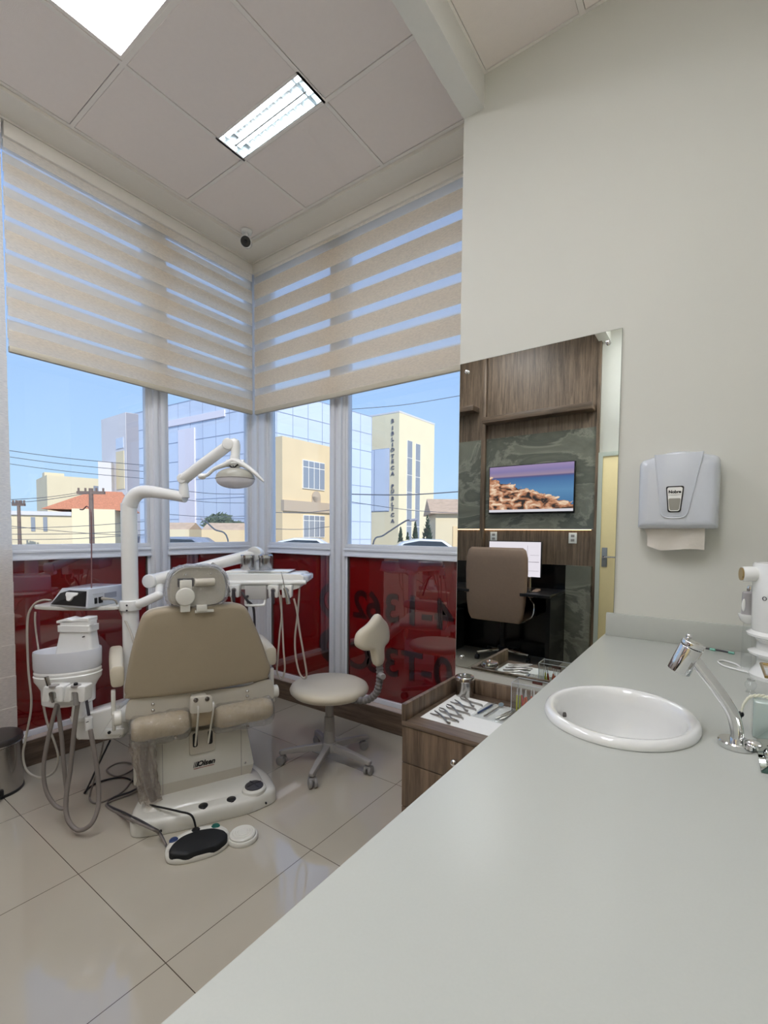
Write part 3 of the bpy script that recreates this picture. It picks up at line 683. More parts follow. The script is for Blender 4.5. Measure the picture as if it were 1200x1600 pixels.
def blob_tree(name, label, px, py, d, r, zc_, sc, mat, cat='tree', cone=False, group=None):
    P = at(px, py, d); base = Vector((P.x, P.y, GZ))
    t = thing(name, label, cat, base, 0, group)
    rnd = random.Random(int(px*7+py)); mb = MB()
    if cone:
        h = P.z-GZ; n = 240
        for k in range(n):
            f = rnd.random()**.8; a = rnd.random()*2*PI; rr = r*(1-f)**.75*(.55+.5*rnd.random())
            q = base+Vector((rr*math.cos(a), rr*math.sin(a), .15+f*(h-.15))); s_ = .11*(1.25-f)
            mb.prism([(-s_, -s_), (s_, -s_*.6), (0, s_*1.8)], .01, (q, (math.cos(a+1.5), math.sin(a+1.5), .1*rnd.random()), (.5*math.cos(a), .5*math.sin(a), 1)))
    else:
        for k in range(420):
            v = Vector((rnd.gauss(0, 1), rnd.gauss(0, 1), rnd.gauss(0, 1))).normalized()*(r*(.55+.45*rnd.random()))
            q = P+Vector((v.x*sc[0], v.y*sc[0], v.z*sc[1])); s_ = .10+.1*rnd.random()
            mb.prism([(-s_, -s_), (s_, -s_), (s_*.4, s_)], .02, (q, (rnd.random()-.5, rnd.random()-.5, rnd.random()-.5), (rnd.random()-.5, rnd.random(), rnd.random())))
        mb.sph(P, r*.8, (sc[0], sc[0], sc[1]), 16)
    build('foliage', mb, mat, t, smooth=False)
    mb = MB(); mb.cyl(base, base+Vector((0, 0, max(.3, P.z-GZ-(0 if not cone else .4)))), .09, .05, seg=10); build('trunk', mb, m_trunk, t)
blob_tree('tree', 'round grey green tree seen below the lamp head', 343, 818, 23.5, .6, 0, (1.15, .85), m_tree)
blob_tree('tree', 'smaller round tree beside the corner window frame', 372, 824, 26, .36, 0, (1, .8), m_tree)
for px, py, r_, lb in ((626, 824, .19, 'leftmost small pointed conifer before the library'), (637, 832, .15, 'shortest pointed conifer before the library'), (649, 815, .22, 'middle slender conifer before the library windows'), (668, 805, .38, 'tallest broad conifer at the right corner of the library')):
    blob_tree('conifer', lb, px, py, 22, r_, 0, (1, 1), m_conif, 'conifer', True)
# --- cars parked below the windows: roofs show just above the transom
def car(px, py, d, ang, mat, label):
    P = at(px, py, d); 
    t = thing('parked_car', label, 'car', (P.x, P.y, GZ), ang, 'cars parked along the street')
    side = [(-2.0, .25), (-2.02, .62), (-1.9, .8), (-1.25, .92), (-.75, 1.33), (-.2, 1.45), (.6, 1.42), (1.15, 1.05), (1.75, .92), (2.02, .7), (2.02, .25)]
    mb = MB(); mb.prism(side, 1.62, ((0, .81, 0), (1, 0, 0), (0, 0, 1)), bev=.06, seg=2); build('body', mb, mat, t, world=False)
    mb = MB(); gl = [(-1.12, .93), (-.72, 1.28), (-.2, 1.38), (.55, 1.36), (1.02, 1.04), (1.0, .93)]; mb.prism(gl, 1.64, ((0, .82, 0), (1, 0, 0), (0, 0, 1))); build('window', mb, m_cgl, t, world=False, smooth=False)
    for x in (-1.25, 1.25):
        for y in (-.75, .75):
            mb = MB(); mb.cyl((x, y-.09, .31), (x, y+.09, .31), .31, seg=20, bev=.03); mb.cyl((x, y-.1, .31), (x, y+.1, .31), .16, seg=14); build('wheel', mb, m_rubber, t, world=False)
_a0 = math.atan2(_R.y, _R.x)
for px, mt, lb in ((288, m_car2, 'silver car parked under the pale portal'), (474, m_car, 'white car parked below the beige building'), (660, m_car, 'white car parked before the library')):
    car(px, 845, 16.5, _a0+.05, mt, lb)
# --- utility poles, street lamp, wires
def pole(px, py_top, d, label, arm=True, r=.09):
    P = at(px, py_top, d); t = thing('utility_pole', label, 'utility pole', (P.x, P.y, GZ), 0, 'utility poles on the left')
    mb = MB(); mb.cyl((P.x, P.y, GZ), (P.x, P.y, P.z), r, r*.75, seg=12); build('post', mb, m_pole, t)
    if arm:
        u_ = Vector((_R.x, _R.y, 0)).normalized(); c = Vector((P.x, P.y, P.z-.15))
        mb = MB(); mb.box(c, (arm, .09, .1), Matrix((u_, Vector((-u_.y, u_.x, 0)), Vector((0, 0, 1)))).transposed()); 
        for k in (-.45, -.2, .2, .45): q = c+u_*arm*k; mb.cyl(q, q+Vector((0, 0, .16)), .035, seg=8)
        build('crossarm', mb, m_pole, t)
    return P
pole(29, 782, 17, 'thin utility pole at the far left of the view', .45, .07)
pole(142, 763, 16, 'taller utility pole in front of the orange roof', .95, .09)
wn = 0
wires = [((-60, 693), (240, 728)), ((-60, 703), (240, 738)), ((-60, 714), (240, 749)), ((-20, 782), (135, 768)), ((-20, 787), (135, 771)), ((-20, 826), (260, 812)), ((-20, 835), (260, 826)), ((-20, 818), (240, 838)), ((-20, 843), (240, 834)), ((250, 762), (395, 772)), ((250, 776), (395, 786)), ((255, 803), (395, 806)), ((415, 800), (530, 795)), ((415, 826), (530, 821)), ((540, 772), (720, 768)), ((540, 783), (720, 802)), ((540, 640), (720, 618))]
wl = ['topmost of three long wires crossing the left sky', 'middle of three long wires crossing the left sky', 'lowest of three long wires crossing the left sky', 'upper wire running to the taller pole crossarm', 'lower wire running to the taller pole crossarm', 'wire rising right across the orange roofed house', 'wire just above the window sill rising to the right', 'wire falling right across the orange roofed house', 'lowest wire over the left window sill', 'upper wire across the blue glass block behind the lamp', 'second wire across the blue glass block behind the lamp', 'low wire across the portal on the glass block', 'upper wire across the beige building', 'lower wire across the beige building', 'thick dark wire crossing the library tower', 'thin wire falling right from the library tower', 'high thin wire in the sky above the library']
for ((a_, b_), (c_, d_)), lb in zip(wires, wl):
    A_, B_ = at(a_, b_, 13+(wn % 3)), at(c_, d_, 14+(wn % 4)); Mid = (A_+B_)/2; Mid.z -= .07
    mb = MB(); mb.tube([A_, Mid, B_], .009 if wn != 14 else .018, seg=6, smooth=8, caps=True)
    tag(build('overhead_wire', mb, m_wire), lb, 'wire', 'overhead wires'); wn += 1
t = thing('street_lamp', 'slanting street lamp arm in front of the library', 'street lamp', at(583, 850, 12))
_g = at(583, 850, 12); _g.z = GZ
pts = [_g, at(583, 850, 12), at(600, 836, 12), at(632, 815, 12), at(640, 813, 12)]; mb = MB(); mb.tube(pts, .02, seg=8); build('arm', mb, m_wire, t)
mb = MB(); mb.tube([at(640, 813, 12), at(652, 812, 12)], .035, seg=8, smooth=1); build('lamp_head', mb, m_greyd, t)
t = thing('street_lamp', 'slanting street lamp arm below the lamp head of the chair', 'street lamp', at(356, 843, 12))
mb = MB(); _g = at(358, 850, 12); _g.z = GZ; mb.tube([_g, at(356, 843, 12), at(335, 827, 12), at(320, 813, 12)], .02, seg=8); build('arm', mb, m_wire, t)
mb = MB(); mb.tube([at(320, 813, 12), at(314, 810, 12)], .035, seg=8, smooth=1); build('lamp_head', mb, m_greyd, t)
#__PART3__
# ================================================================== WORKTOP, MIRRORS, CABINET
CT = .925
SCX, SCY, SRX, SRY = 2.915, -1.360, .150, .172
mb = MB(); X0 = 2.726
mb.b2((X0, -.90, CT-.022), (XR, -MD, CT)); mb.b2((X0, -2.9, CT-.022), (XR, -1.85, CT))
n = 64; ring, outer = [], []
xa, xb, ya, yb = X0, XR, -1.85, -.90
for k in range(n):
    a = 2*PI*k/n; ring.append(Vector((SCX+(SRX-.012)*math.cos(a), SCY+(SRY-.012)*math.sin(a), CT)))
    dx, dy = math.cos(a), math.sin(a); ts = []
    if dx > 1e-6: ts.append((xb-SCX)/dx)
    if dx < -1e-6: ts.append((xa-SCX)/dx)
    if dy > 1e-6: ts.append((yb-SCY)/dy)
    if dy < -1e-6: ts.append((ya-SCY)/dy)
    q = min(ts); outer.append(Vector((SCX+dx*q, SCY+dy*q, CT)))
for cx, cy in ((xa, ya), (xa, yb), (xb, ya), (xb, yb)):
    k = min(range(n), key=lambda i: (outer[i]-Vector((cx, cy, CT))).length); outer[k] = Vector((cx, cy, CT))
for k in range(n):
    j = (k+1) % n; mb.quad(ring[k], ring[j], outer[j], outer[k])
    mb.quad(outer[k], outer[j], outer[j]-Vector((0, 0, .022)), outer[k]-Vector((0, 0, .022)))
mb.b2((X0, -2.9, CT-.05), (X0+.018, -MD, CT-.0225))
bmesh.ops.remove_doubles(mb.bm, verts=mb.bm.verts, dist=1e-6)
ct = build('worktop', mb, m_counter, smooth=False); tag(ct, 'long white quartz worktop running from the camera to the mirror wall', 'worktop')
mb = MB(); mb.b2((2.732, -MD-.018, CT), (XR, -MD, CT+.088), .002); tag(build('worktop_upstand', mb, m_splash), 'low grey quartz upstand at the back of the worktop', 'upstand')
t = thing('base_cabinet', 'brown wooden base cabinet carrying the white worktop', 'cabinet', (3.03, -1.68, 0))
mb = MB(); z0 = .08
mb.b2((2.76, -2.86, .08), (2.776, -.50, CT-.05)); mb.b2((2.76, -2.86, .08), (XR, -2.845, CT-.05)); mb.b2((2.76, -.515, .08), (XR, -.50, CT-.05)); mb.b2((2.76, -2.86, .08), (XR, -.5, .096)); mb.b2((2.80, -2.86, 0), (XR, -.5, .08))
build('body', mb, m_wood, t, smooth=False)
for k in range(4):
    mb = MB(); y0 = -2.84+k*.583; mb.b2((2.744, y0+.003, .09), (2.759, y0+.58, CT-.06), .001); d = build('door', mb, m_wood, t)
    mb = MB(); mb.cyl((2.744, y0+.52, .72), (2.727, y0+.52, .72), .006, seg=12); mb.sph((2.724, y0+.52, .72), .012, seg=12); build('knob', mb, m_chrome, d)
# sink
t = thing('sink', 'oval white ceramic basin set in the worktop', 'sink', (SCX, SCY, CT))
prof = [(1.0, .0), (1.005, .006), (.985, .013), (.95, .0165), (.90, .0165), (.865, .012), (.84, .002), (.815, -.02), (.78, -.055), (.70, -.09), (.56, -.113), (.36, -.124), (.12, -.127), (.11, -.127)]
mb = MB(); mb.lathe([(r_, z_) for r_, z_ in prof], (SCX, SCY, CT+.001), 72, SRX, SRY, caps=False); o = build('basin', mb, m_ceramic, t, angle=60)
sm = o.modifiers.new('s', 'SOLIDIFY'); sm.thickness = .006; sm.offset = -1
mb = MB(); mb.lathe([(0, -.004), (.02, -.003), (.022, 0), (.016, .001), (.006, -.002), (0, -.002)], (SCX, SCY, CT-.1245), 24); build('drain', mb, m_chrome, t)
mb = MB(); mb.cyl((SCX-.1215, SCY+.02, CT-.031), (SCX-.114, SCY+.02, CT-.029), .0055, seg=16); build('overflow_hole', mb, m_dark, t)
# faucet
t = thing('faucet', 'chrome basin faucet with slanting curved arm and cylinder head', 'faucet', (3.118, -1.385, CT))
mb = MB(); mb.lathe([(0, 0), (.0275, 0), (.029, .002), (.029, .011), (.027, .013), (0, .013)], (3.118, -1.385, CT), 48); build('base', mb, m_chrome, t)
mb = MB(); mb.tube([(3.118, -1.385, CT+.012), (3.118, -1.385, .958), (3.109, -1.385, .990), (3.087, -1.386, 1.026), (3.062, -1.387, 1.060), (3.043, -1.387, 1.087)], .0105, seg=20, flat=1.2); build('arm', mb, m_chrome, t)
ha, hb = Vector((3.023, -1.388, 1.052)), Vector((3.043, -1.388, 1.103)); hn = (hb-ha).normalized()
mb = MB(); mb.cyl(ha, hb, .0205, seg=40, bev=.0015); mb.cyl(ha-hn*.001, ha+hn*.001, .0165, seg=24); build('spout_head', mb, m_chrome, t)
mb = MB(); mb.cyl(hb+hn*.001, hb+hn*.011, .0205, seg=40, bev=.002); q = hb+hn*.011+Vector((-.012, 0, .002)); mb.tube([q-hn*.004, q+hn*.008], .004, seg=12, smooth=1); mb.sph(q+hn*.009, .0052, seg=12); build('control_cap', mb, m_chrome, t)
mb = MB(); mb.sph((3.143, -1.392, CT+.016), .012, (1.1, .8, .55), 16); build('pop_up_knob', mb, m_chrome, t)
# mirror on the front wall, with four chrome standoffs
t = thing('wall_mirror', 'tall frameless mirror fixed to the cream wall with chrome knobs', 'mirror', (2.42, -MD, .685))
mb = MB(); mb.b2((2.077, -MD-.006, .685), (2.757, -MD-.001, 2.105)); build('back_glass', mb, m_medge, t, smooth=False)
mb = MB(); mb.quad((2.0775, -MD-.0062, .6855), (2.7565, -MD-.0062, .6855), (2.7565, -MD-.0062, 2.1045), (2.0775, -MD-.0062, 2.1045)); build('silver_face', mb, m_mirror, t, smooth=False)
for x, z in ((2.113, 2.063), (2.709, 2.061), (2.110, .733), (2.709, .735)):
    mb = MB(); mb.cyl((x, -MD-.006, z), (x, -MD-.014, z), .009, seg=20, bev=.001); mb.sph((x, -MD-.014, z), .009, (1, .5, 1), 16); build('standoff', mb, m_chrome, t)
# paper towel dispenser
t = thing('towel_dispenser', 'glossy white paper towel dispenser mounted above the worktop', 'dispenser', (2.957, -MD, 1.337))
x0, x1, zb, zt = 2.838, 3.078, 1.342, 1.592; rings = []
def outl(x0, x1, z0, z1, arch, n=10, r=.025):
    p = []
    for a in range(n+1): u = -PI/2-a*(PI/2)/n; p.append((x0+r+r*math.cos(u), z0+r*.25+r*.25*math.sin(u)))
    for a in range(n+1): u = PI-a*(PI/2)/n; p.append((x0+r+r*math.cos(u), z1-r+r*math.sin(u)))
    for a in range(1, 12): q = a/12; p.append((x0+r+(x1-x0-2*r)*q, z1+arch*math.sin(PI*q)))
    for a in range(n+1): u = PI/2-a*(PI/2)/n; p.append((x1-r+r*math.cos(u), z1-r+r*math.sin(u)))
    for a in range(n+1): u = -a*(PI/2)/n; p.append((x1-r+r*math.cos(u), z0+r*.25+r*.25*math.sin(u)))
    return p
rings = []
for dy, ins in ((0, 0), (.05, -.001), (.085, .003), (.098, .010), (.104, .020), (.106, .034)):
    rings.append([Vector((x, -MD-dy, z)) for x, z in outl(x0+ins, x1-ins, zb+ins*.8, zt-ins, .020)])
mb = MB(); mb.loft(rings); build('cover', mb, m_dispw, t, angle=50)
# raised tapering centre panel with a rib outline
pan = [(2.889, 1.600), (3.030, 1.600), (2.992, 1.395), (2.980, 1.382), (2.925, 1.382), (2.913, 1.395)]
mb = MB(); mb.prism([(x, z) for x, z in pan[::-1]], .005, ((0, -MD-.104, 0), (1, 0, 0), (0, 0, 1)), bev=.002); build('centre_panel', mb, m_dispw, t)
mb = MB()
for a_, b_ in ((pan[0], pan[5]), (pan[1], pan[2])): mb.tube([(a_[0], -MD-.1085, a_[1]), (b_[0], -MD-.1085, b_[1])], .0018, seg=8, smooth=1)
mb.tube([(pan[5][0], -MD-.1085, pan[5][1]), (2.925, -MD-.1085, 1.382), (2.953, -MD-.1085, 1.379), (2.980, -MD-.1085, 1.382), (pan[2][0], -MD-.1085, pan[2][1])], .0018, seg=8); build('panel_rib', mb, m_dispw, t)
def rr(x0, x1, w0, w1, z0, z1, r=.008, n=6):   # rounded trapezoid, w0 bottom half width
    c = (x0+x1)/2; P_ = [(c-w0, z0), (c+w0, z0), (c+w1, z1), (c-w1, z1)]; out = []
    for i in range(4):
        a, b, d = Vector(P_[i-1]), Vector(P_[i]), Vector(P_[(i+1) % 4]); u = (a-b).normalized()*r; v = (d-b).normalized()*r
        for k in range(n+1): q = k/n; out.append(tuple((b+u)*(1-q)**2+b*2*q*(1-q)+(b+v)*q*q))
    return out
yf = -MD-.1095
mb = MB(); mb.prism(rr(2.924, 2.982, .019, .027, 1.398, 1.488), .003, ((0, yf+.001, 0), (1, 0, 0), (0, 0, 1))); build('window_rim', mb, m_black, t)
mb = MB(); mb.prism(rr(2.924, 2.982, .0155, .0232, 1.402, 1.484), .003, ((0, yf-.0006, 0), (1, 0, 0), (0, 0, 1))); build('window_plate', mb, m_white, t)
mb = MB(); mb.prism(rr(2.924, 2.982, .0135, .0185, 1.405, 1.446, .006), .003, ((0, yf-.0012, 0), (1, 0, 0), (0, 0, 1))); build('level_window', mb, M('level_window', (150, 148, 140), .2), t)
build('lettering', text_bm('Nobre', .0135, (2.953, yf-.0045, 1.468), (1, 0, 0), (0, 0, 1), .0008, bold=.0006), m_black, t, smooth=False)
mb = MB(); mb.b2((2.934, yf-.0046, 1.4572), (2.972, yf-.0036, 1.4582)); build('lettering_line', mb, m_greyp, t, smooth=False)
mb = MB(); rows = []
for i, (z, y) in enumerate(((1.350, -.055), (1.335, -.06), (1.315, -.058), (1.29, -.052), (1.268, -.05))):
    rows.append([Vector((2.852+.018*math.sin(min(i, 2)*.6)*(1-k/20)+(2.0*(.19)*k/20)*.5+(.0 if k else .0), -MD+y+.004*math.sin(k*.55+i)-.0006*k, z+(.012*(k < 5)*(5-k)/5 if i == 4 else 0)-(.004*math.sin(k*.3) if i == 4 else 0))) for k in range(21)])
for a_, b_ in zip(rows, rows[1:]):
    for k in range(20): mb.quad(a_[k], a_[k+1], b_[k+1], b_[k])
bmesh.ops.remove_doubles(mb.bm, verts=mb.bm.verts, dist=1e-6)
o = build('paper_sheet', mb, m_tissue, t, angle=80); sm = o.modifiers.new('s', 'SOLIDIFY'); sm.thickness = .0012
# ------------------------------------------------------------------ low instrument cabinet
t = thing('instrument_cabinet', 'low brown wooden drawer cabinet with raised rim left of the worktop', 'cabinet', (2.43, -.77, 0))
mb = MB(); xa, xb, ya, yb, zt = 2.122, 2.722, -1.005, -.555, .605
mb.b2((xa, ya+.02, .06), (xa+.018, yb, zt-.02)); mb.b2((xb-.018, ya+.02, .06), (xb, yb, zt-.02)); mb.b2((xa+.018, yb-.01, .06), (xb-.018, yb, zt-.02)); mb.b2((xa+.018, ya+.02, .06), (xb-.018, yb, .075)); mb.b2((xa+.03, ya+.05, 0), (xb-.03, yb-.03, .06))
build('body', mb, m_wood, t, smooth=False)
mb = MB(); mb.b2((xa-.002, ya-.004, zt-.02), (xb, yb, zt), .004); build('top_board', mb, m_woodY, t)
mb = MB(); mb.b2((xa-.002, ya-.004, zt), (xa+.016, yb, zt+.065), .002); mb.b2((xa+.016, yb-.018, zt), (xb, yb, zt+.065), .002); build('rim', mb, m_wood, t)
for k, (za, zc2) in enumerate(((.445, .583), (.272, .441), (.075, .268))):
    mb = MB(); mb.b2((xa, ya, za), (xb, ya+.018, zc2), .0012); d = build('drawer', mb, m_wood, t)
    zk = (.515, .36, .18)[k]
    mb = MB(); mb.cyl((2.352, ya, zk), (2.352, ya-.014, zk), .0055, seg=14); mb.sph((2.352, ya-.020, zk), .0135, (1, .85, 1), 18); build('knob', mb, m_chrome, d)
ZT_ = zt
# paper cover with the tools
mb = MB(); mb.quad((2.163, -.940, ZT_+.001), (2.452, -.940, ZT_+.001), (2.452, -.636, ZT_+.001), (2.158, -.632, ZT_+.001)); o = build('tray_paper', mb, m_paper, smooth=False); sm = o.modifiers.new('s', 'SOLIDIFY'); sm.thickness = .0015; sm.offset = 1
tag(o, 'white paper cover under the instruments on the drawer cabinet', 'paper')
mb = MB(); mb.b2((2.316, -.818, ZT_+.0026), (2.470, -.640, ZT_+.0042), .0005); o = build('instrument_sleeve', mb, m_acryl); tag(o, 'flat clear sleeve under the fine instruments on the white paper', 'sleeve')
def pliers(x, y, ang, label, kind, L=.125):
    t = thing('dental_pliers', label, 'pliers', (x, y, ZT_+.0026), ang, 'steel pliers laid in a row on white paper')
    for s in (-1, 1):
        mb = MB(); z = .006+.0025*s
        h = [(-.062, s*.020, z), (-.050, s*.024, z), (-.02, s*.012, z), (.012, 0, z), (.024, -s*.003, z), (.040, -s*.008, z), (.055, -s*(.010 if kind == 0 else .004), z), (.062, -s*(.001 if kind else .012), z)]
        mb.tube(h, [.0045, .0048, .0045, .0055, .0055, .0036, .003, .0018], seg=10, smooth=5, flat=.7); build('handle', mb, m_tool, t, world=False)
    mb = MB(); mb.cyl((.014, 0, .0), (.014, 0, .0125), .0048, seg=16, bev=.0008); build('pivot', mb, m_tool, t, world=False)
    return t
specs = [(2.243, -.905, 2.82, 0, 'nearest steel pliers with wide open hooked jaws'), (2.245, -.862, 2.72, 1, 'second pliers from the front edge, fat straight handles'), (2.250, -.812, 2.70, 1, 'middle pliers of the row of five on the paper'), (2.248, -.752, 2.72, 0, 'fourth pliers from the front, ball ended handles'), (2.250, -.690, 2.66, 1, 'farthest pliers, beside the steel jar')]
for x, y, a, k, lb in specs: pliers(x, y, a+PI*0, lb, k)
def rod_tool(name, label, cat, p0, p1, rad, mat, hm=None, group=None):
    p0, p1 = Vector(p0), Vector(p1); t = thing(name, label, cat, (p0+p1)/2, 0, group); d = p1-p0
    mb = MB(); mb.tube([p0+d*.18, p0+d*.25, p0+d*.75, p0+d*.82], [rad*.7, rad, rad, rad*.7], seg=12, smooth=4); build('grip', mb, hm or mat, t)
    mb = MB(); mb.tube([p0, p0+d*.1+Vector((0, 0, .001)), p0+d*.2], [.0008, .0014, .002], seg=8); build('tip', mb, mat, t)
    mb = MB(); mb.tube([p0+d*.8, p0+d*.92+Vector((0, 0, .001)), p1], [.002, .0014, .0008], seg=8); build('tip', mb, mat, t)
    return t
zz = ZT_+.0085
rod_tool('dental_explorer', 'double ended probe with blue handle on the clear sleeve', 'dental probe', (2.330, -.822, zz), (2.348, -.640, zz), .0042, m_tool, m_blue)
p0, p1 = Vector((2.366, -.800, zz)), Vector((2.375, -.668, zz))
t = thing('mouth_mirror', 'dental mouth mirror with round reflecting head', 'mouth mirror', (p0+p1)/2)
mb = MB(); mb.tube([p0, p0.lerp(p1, .15), p0.lerp(p1, .75), p1], [.0032, .0034, .003, .0014], seg=12, smooth=4); build('handle', mb, m_tool, t)
mb = MB(); c = p1+Vector((.003, .012, .003)); R_ = Matrix.Rotation(.5, 3, 'X'); mb.lathe([(0, -.001), (.0115, -.001), (.0125, .0005), (.0115, .002), (0, .002)], c, 28, R=R_); h_ = build('head', mb, m_chrome, t)
mb = MB(); mb.lathe([(0, .0022), (.0105, .0022)], c, 28, R=R_, caps=False); build('mirror_face', mb, M('mouth_mirror_face', (190, 220, 250), .02, metal=1), h_, smooth=False)
for k, (dx, lb) in enumerate(((0, 'left arm tweezers lying next to the mouth mirror'), (.016, 'rightmost tweezers, half hidden by the worktop edge'))):
    t = thing('tweezers', lb, 'tweezers', (2.42+dx, -.74, zz), 0, 'tweezers on the paper')
    for s in (-1, 1):
        mb = MB(); mb.tube([(2.412+dx, -.800, zz), (2.417+dx+s*.003, -.77, zz), (2.424+dx+s*.004, -.73, zz), (2.432+dx+s*.001, -.672, zz)], [.002, .003, .0028, .0009], seg=8, smooth=5); build('prong', mb, m_tool, t)
# steel jar
t = thing('steel_jar', 'round stainless steel jar with lid in the rim corner of the cabinet', 'jar', (2.193, -.614, ZT_))
c = (2.193, -.614, ZT_)
mb = MB(); mb.lathe([(0, 0), (.037, 0), (.039, .002), (.039, .064), (.037, .066), (0, .066)], c, 40); build('body', mb, m_steel, t)
mb = MB(); mb.lathe([(.0395, .064), (.042, .066), (.042, .082), (.039, .087), (.026, .090), (.012, .088), (0, .088)], c, 40); l_ = build('lid', mb, m_chrome, t)
mb = MB(); mb.lathe([(0, .088), (.005, .088), (.004, .092), (.008, .096), (0, .099)], c, 20); build('knob', mb, m_chrome, l_)
# acrylic stand with burs and brushes
t = thing('acrylic_stand', 'clear acrylic box holding coloured interdental brushes in rows', 'box', (2.555, -.655, ZT_))
bx0, bx1, by0, by1, bz = 2.432, 2.70, -.690, -.610, ZT_+.125
for lo, hi in (((bx0, by0, ZT_), (bx1, by0+.002, bz)), ((bx0, by1-.002, ZT_), (bx1, by1, bz)), ((bx0, by0, ZT_), (bx0+.002, by1, bz)), ((bx1-.002, by0, ZT_), (bx1, by1, bz)), ((bx0, by0, ZT_), (bx1, by1, ZT_+.002))):
    build('wall_panel', MB().b2(lo, hi), m_acryl, t, smooth=False)
mb = MB()
for p_, q_ in (((bx0, by0, bz), (bx1, by0, bz)), ((bx0, by0, ZT_), (bx0, by0, bz)), ((bx0, by1, bz), (bx1, by1, bz)), ((bx0, by0, bz), (bx0, by1, bz)), ((bx0, by1, ZT_), (bx0, by1, bz)), ((bx0, by0, ZT_+.002), (bx1, by0, ZT_+.002))): mb.tube([p_, q_], .0014, seg=6, smooth=1)
build('edge', mb, m_dispw, t)
mb = MB(); mb.b2((2.49, by1-.004, bz-.014), (2.53, by1-.001, bz-.004)); build('label_plate', mb, M('brown_label', (92, 54, 46), .5), t, smooth=False)
cols = [((196, 196, 40), 'yellow'), ((170, 182, 44), 'lime'), ((214, 86, 34), 'orange'), ((206, 60, 40), 'red'), ((230, 110, 60), 'light orange'), ((206, 40, 100), 'pink'), ((150, 40, 120), 'purple'), ((190, 120, 150), 'pale pink'), ((120, 140, 150), 'grey blue'), ((160, 160, 150), 'grey')]
bm_ = [M('brush_'+n_.replace(' ', '_'), c_, .4) for c_, n_ in cols]
rnd = random.Random(3)
for k in range(16):
    ci = (0, 1, 3, 2, 4, 2, 5, 6, 5, 7, 8, 6, 9, 8, 7, 9)[k]
    x = bx0+.014+k*.0102; y = by0+.018+.03*rnd.random(); tilt = (rnd.random()-.5)*.012
    word = ('first', 'second', 'third', 'fourth', 'fifth', 'sixth', 'seventh', 'eighth', 'ninth', 'tenth', 'eleventh', 'twelfth', 'thirteenth', 'fourteenth', 'fifteenth', 'last')[k]
    b_ = thing('interdental_brush', '%s handled small brush, %s from the left in the acrylic box' % (cols[ci][1], word), 'brush', (x, y, ZT_+.003), 0, 'brushes in the acrylic box')
    mb = MB(); mb.tube([(x, y, ZT_+.003), (x+tilt*.3, y, ZT_+.04), (x+tilt, y, ZT_+.07)], [.003, .0036, .0026], seg=8, smooth=3); build('handle', mb, bm_[ci], b_)
    mb = MB(); mb.cyl((x+tilt, y, ZT_+.07), (x+tilt*1.4, y, ZT_+.098), .0018, .0012, seg=8); build('bristles', mb, m_white, b_)
# ------------------------------------------------------------------ small things at the right end of the worktop
def hp(px, py, y): # point on a vertical plane y = const
    d = at(px, py, 1)-CAMP; return CAMP+d*((y-CAMP.y)/d.y)
# thin probe / cord with green rings near the upstand
t = thing('probe_rod', 'thin dark rod with two pale green rings lying by the upstand', 'rod', (3.08, -.53, CT))
a_, b_ = Vector((3.050, -.52, CT+.004)), Vector((3.135, -.545, CT+.004))
mb = MB(); mb.tube([a_, a_.lerp(b_, .5)+Vector((0, .004, 0)), b_], .0028, seg=8); build('rod', mb, m_dgrey, t)
for q in (.32, .92):
    mb = MB(); c = a_.lerp(b_, q); mb.cyl(c-(b_-a_).normalized()*.008, c+(b_-a_).normalized()*.008, .0042, seg=12); build('ring', mb, M('mint', (130, 190, 170), .4) if 'mint' not in bpy.data.materials else bpy.data.materials['mint'], t)
# white electric stand with flared discs
cx_, cy_ = 3.235, -.80
t = thing('white_appliance', 'large white cylindrical appliance cut by the right edge of the picture', 'appliance', (cx_, cy_, CT))
prof = [(0, 0), (.072, 0), (.074, .01), (.058, .035), (.058, .055), (.076, .066), (.078, .072), (.060, .080), (.058, .100), (.066, .112), (.082, .118), (.083, .124), (.074, .130), (.072, .132)]
mb = MB(); mb.lathe(prof+[(0, .132)], (cx_, cy_, CT), 48); build('stand', mb, m_white, t)
mb = MB(); mb.lathe([(0, .132), (.070, .132), (.072, .136), (.075, .315), (.072, .320), (.066, .320), (.064, .316), (0, .316)], (cx_, cy_, CT), 48); build('canister', mb, m_white, t)
mb = MB(); mb.cyl((cx_-.06, cy_-.02, CT+.290), (cx_-.098, cy_-.03, CT+.288), .021, seg=24, bev=.003); n_ = build('nozzle_housing', mb, m_white, t)
mb = MB(); mb.cyl((cx_-.098, cy_-.03, CT+.288), (cx_-.102, cy_-.031, CT+.288), .018, seg=20); build('chrome_face', mb, m_gold, n_)
build('mark', text_bm('O', .016, (cx_-.0495, cy_-.0565, CT+.225), (.75, -.66, 0), (0, 0, 1), .001), m_dgrey, t, smooth=False)
# cradle with grey bottle
bx_, by_ = 3.158, -.745
t = thing('bottle_cradle', 'translucent white half round cradle on a clear stem', 'holder', (bx_, by_, CT))
mb = MB(); mb.lathe([(0, .138), (.010, .139), (.018, .146), (.0235, .160), (.0245, .166), (.0225, .166), (.0, .160)], (bx_, by_, CT), 32); build('cup', mb, m_white, t)
mb = MB(); mb.cyl((bx_, by_, CT), (bx_, by_, CT+.138), .013, .011, seg=24); build('stem', mb, m_acryl, t)
mb = MB(); mb.lathe([(0, 0), (.022, 0), (.022, .004), (0, .005)], (bx_, by_, CT), 24); build('foot', mb, m_white, t)
t = thing('spray_bottle', 'small grey bottle with chrome dome standing in the cradle', 'bottle', (bx_, by_, CT+.162))
mb = MB(); mb.lathe([(0, .0), (.0165, 0), (.0175, .003), (.0165, .066), (.013, .070), (0, .070)], (bx_, by_, CT+.162), 28); build('body', mb, M('bottle_grey', (176, 172, 172), .15, coat=.5), t)
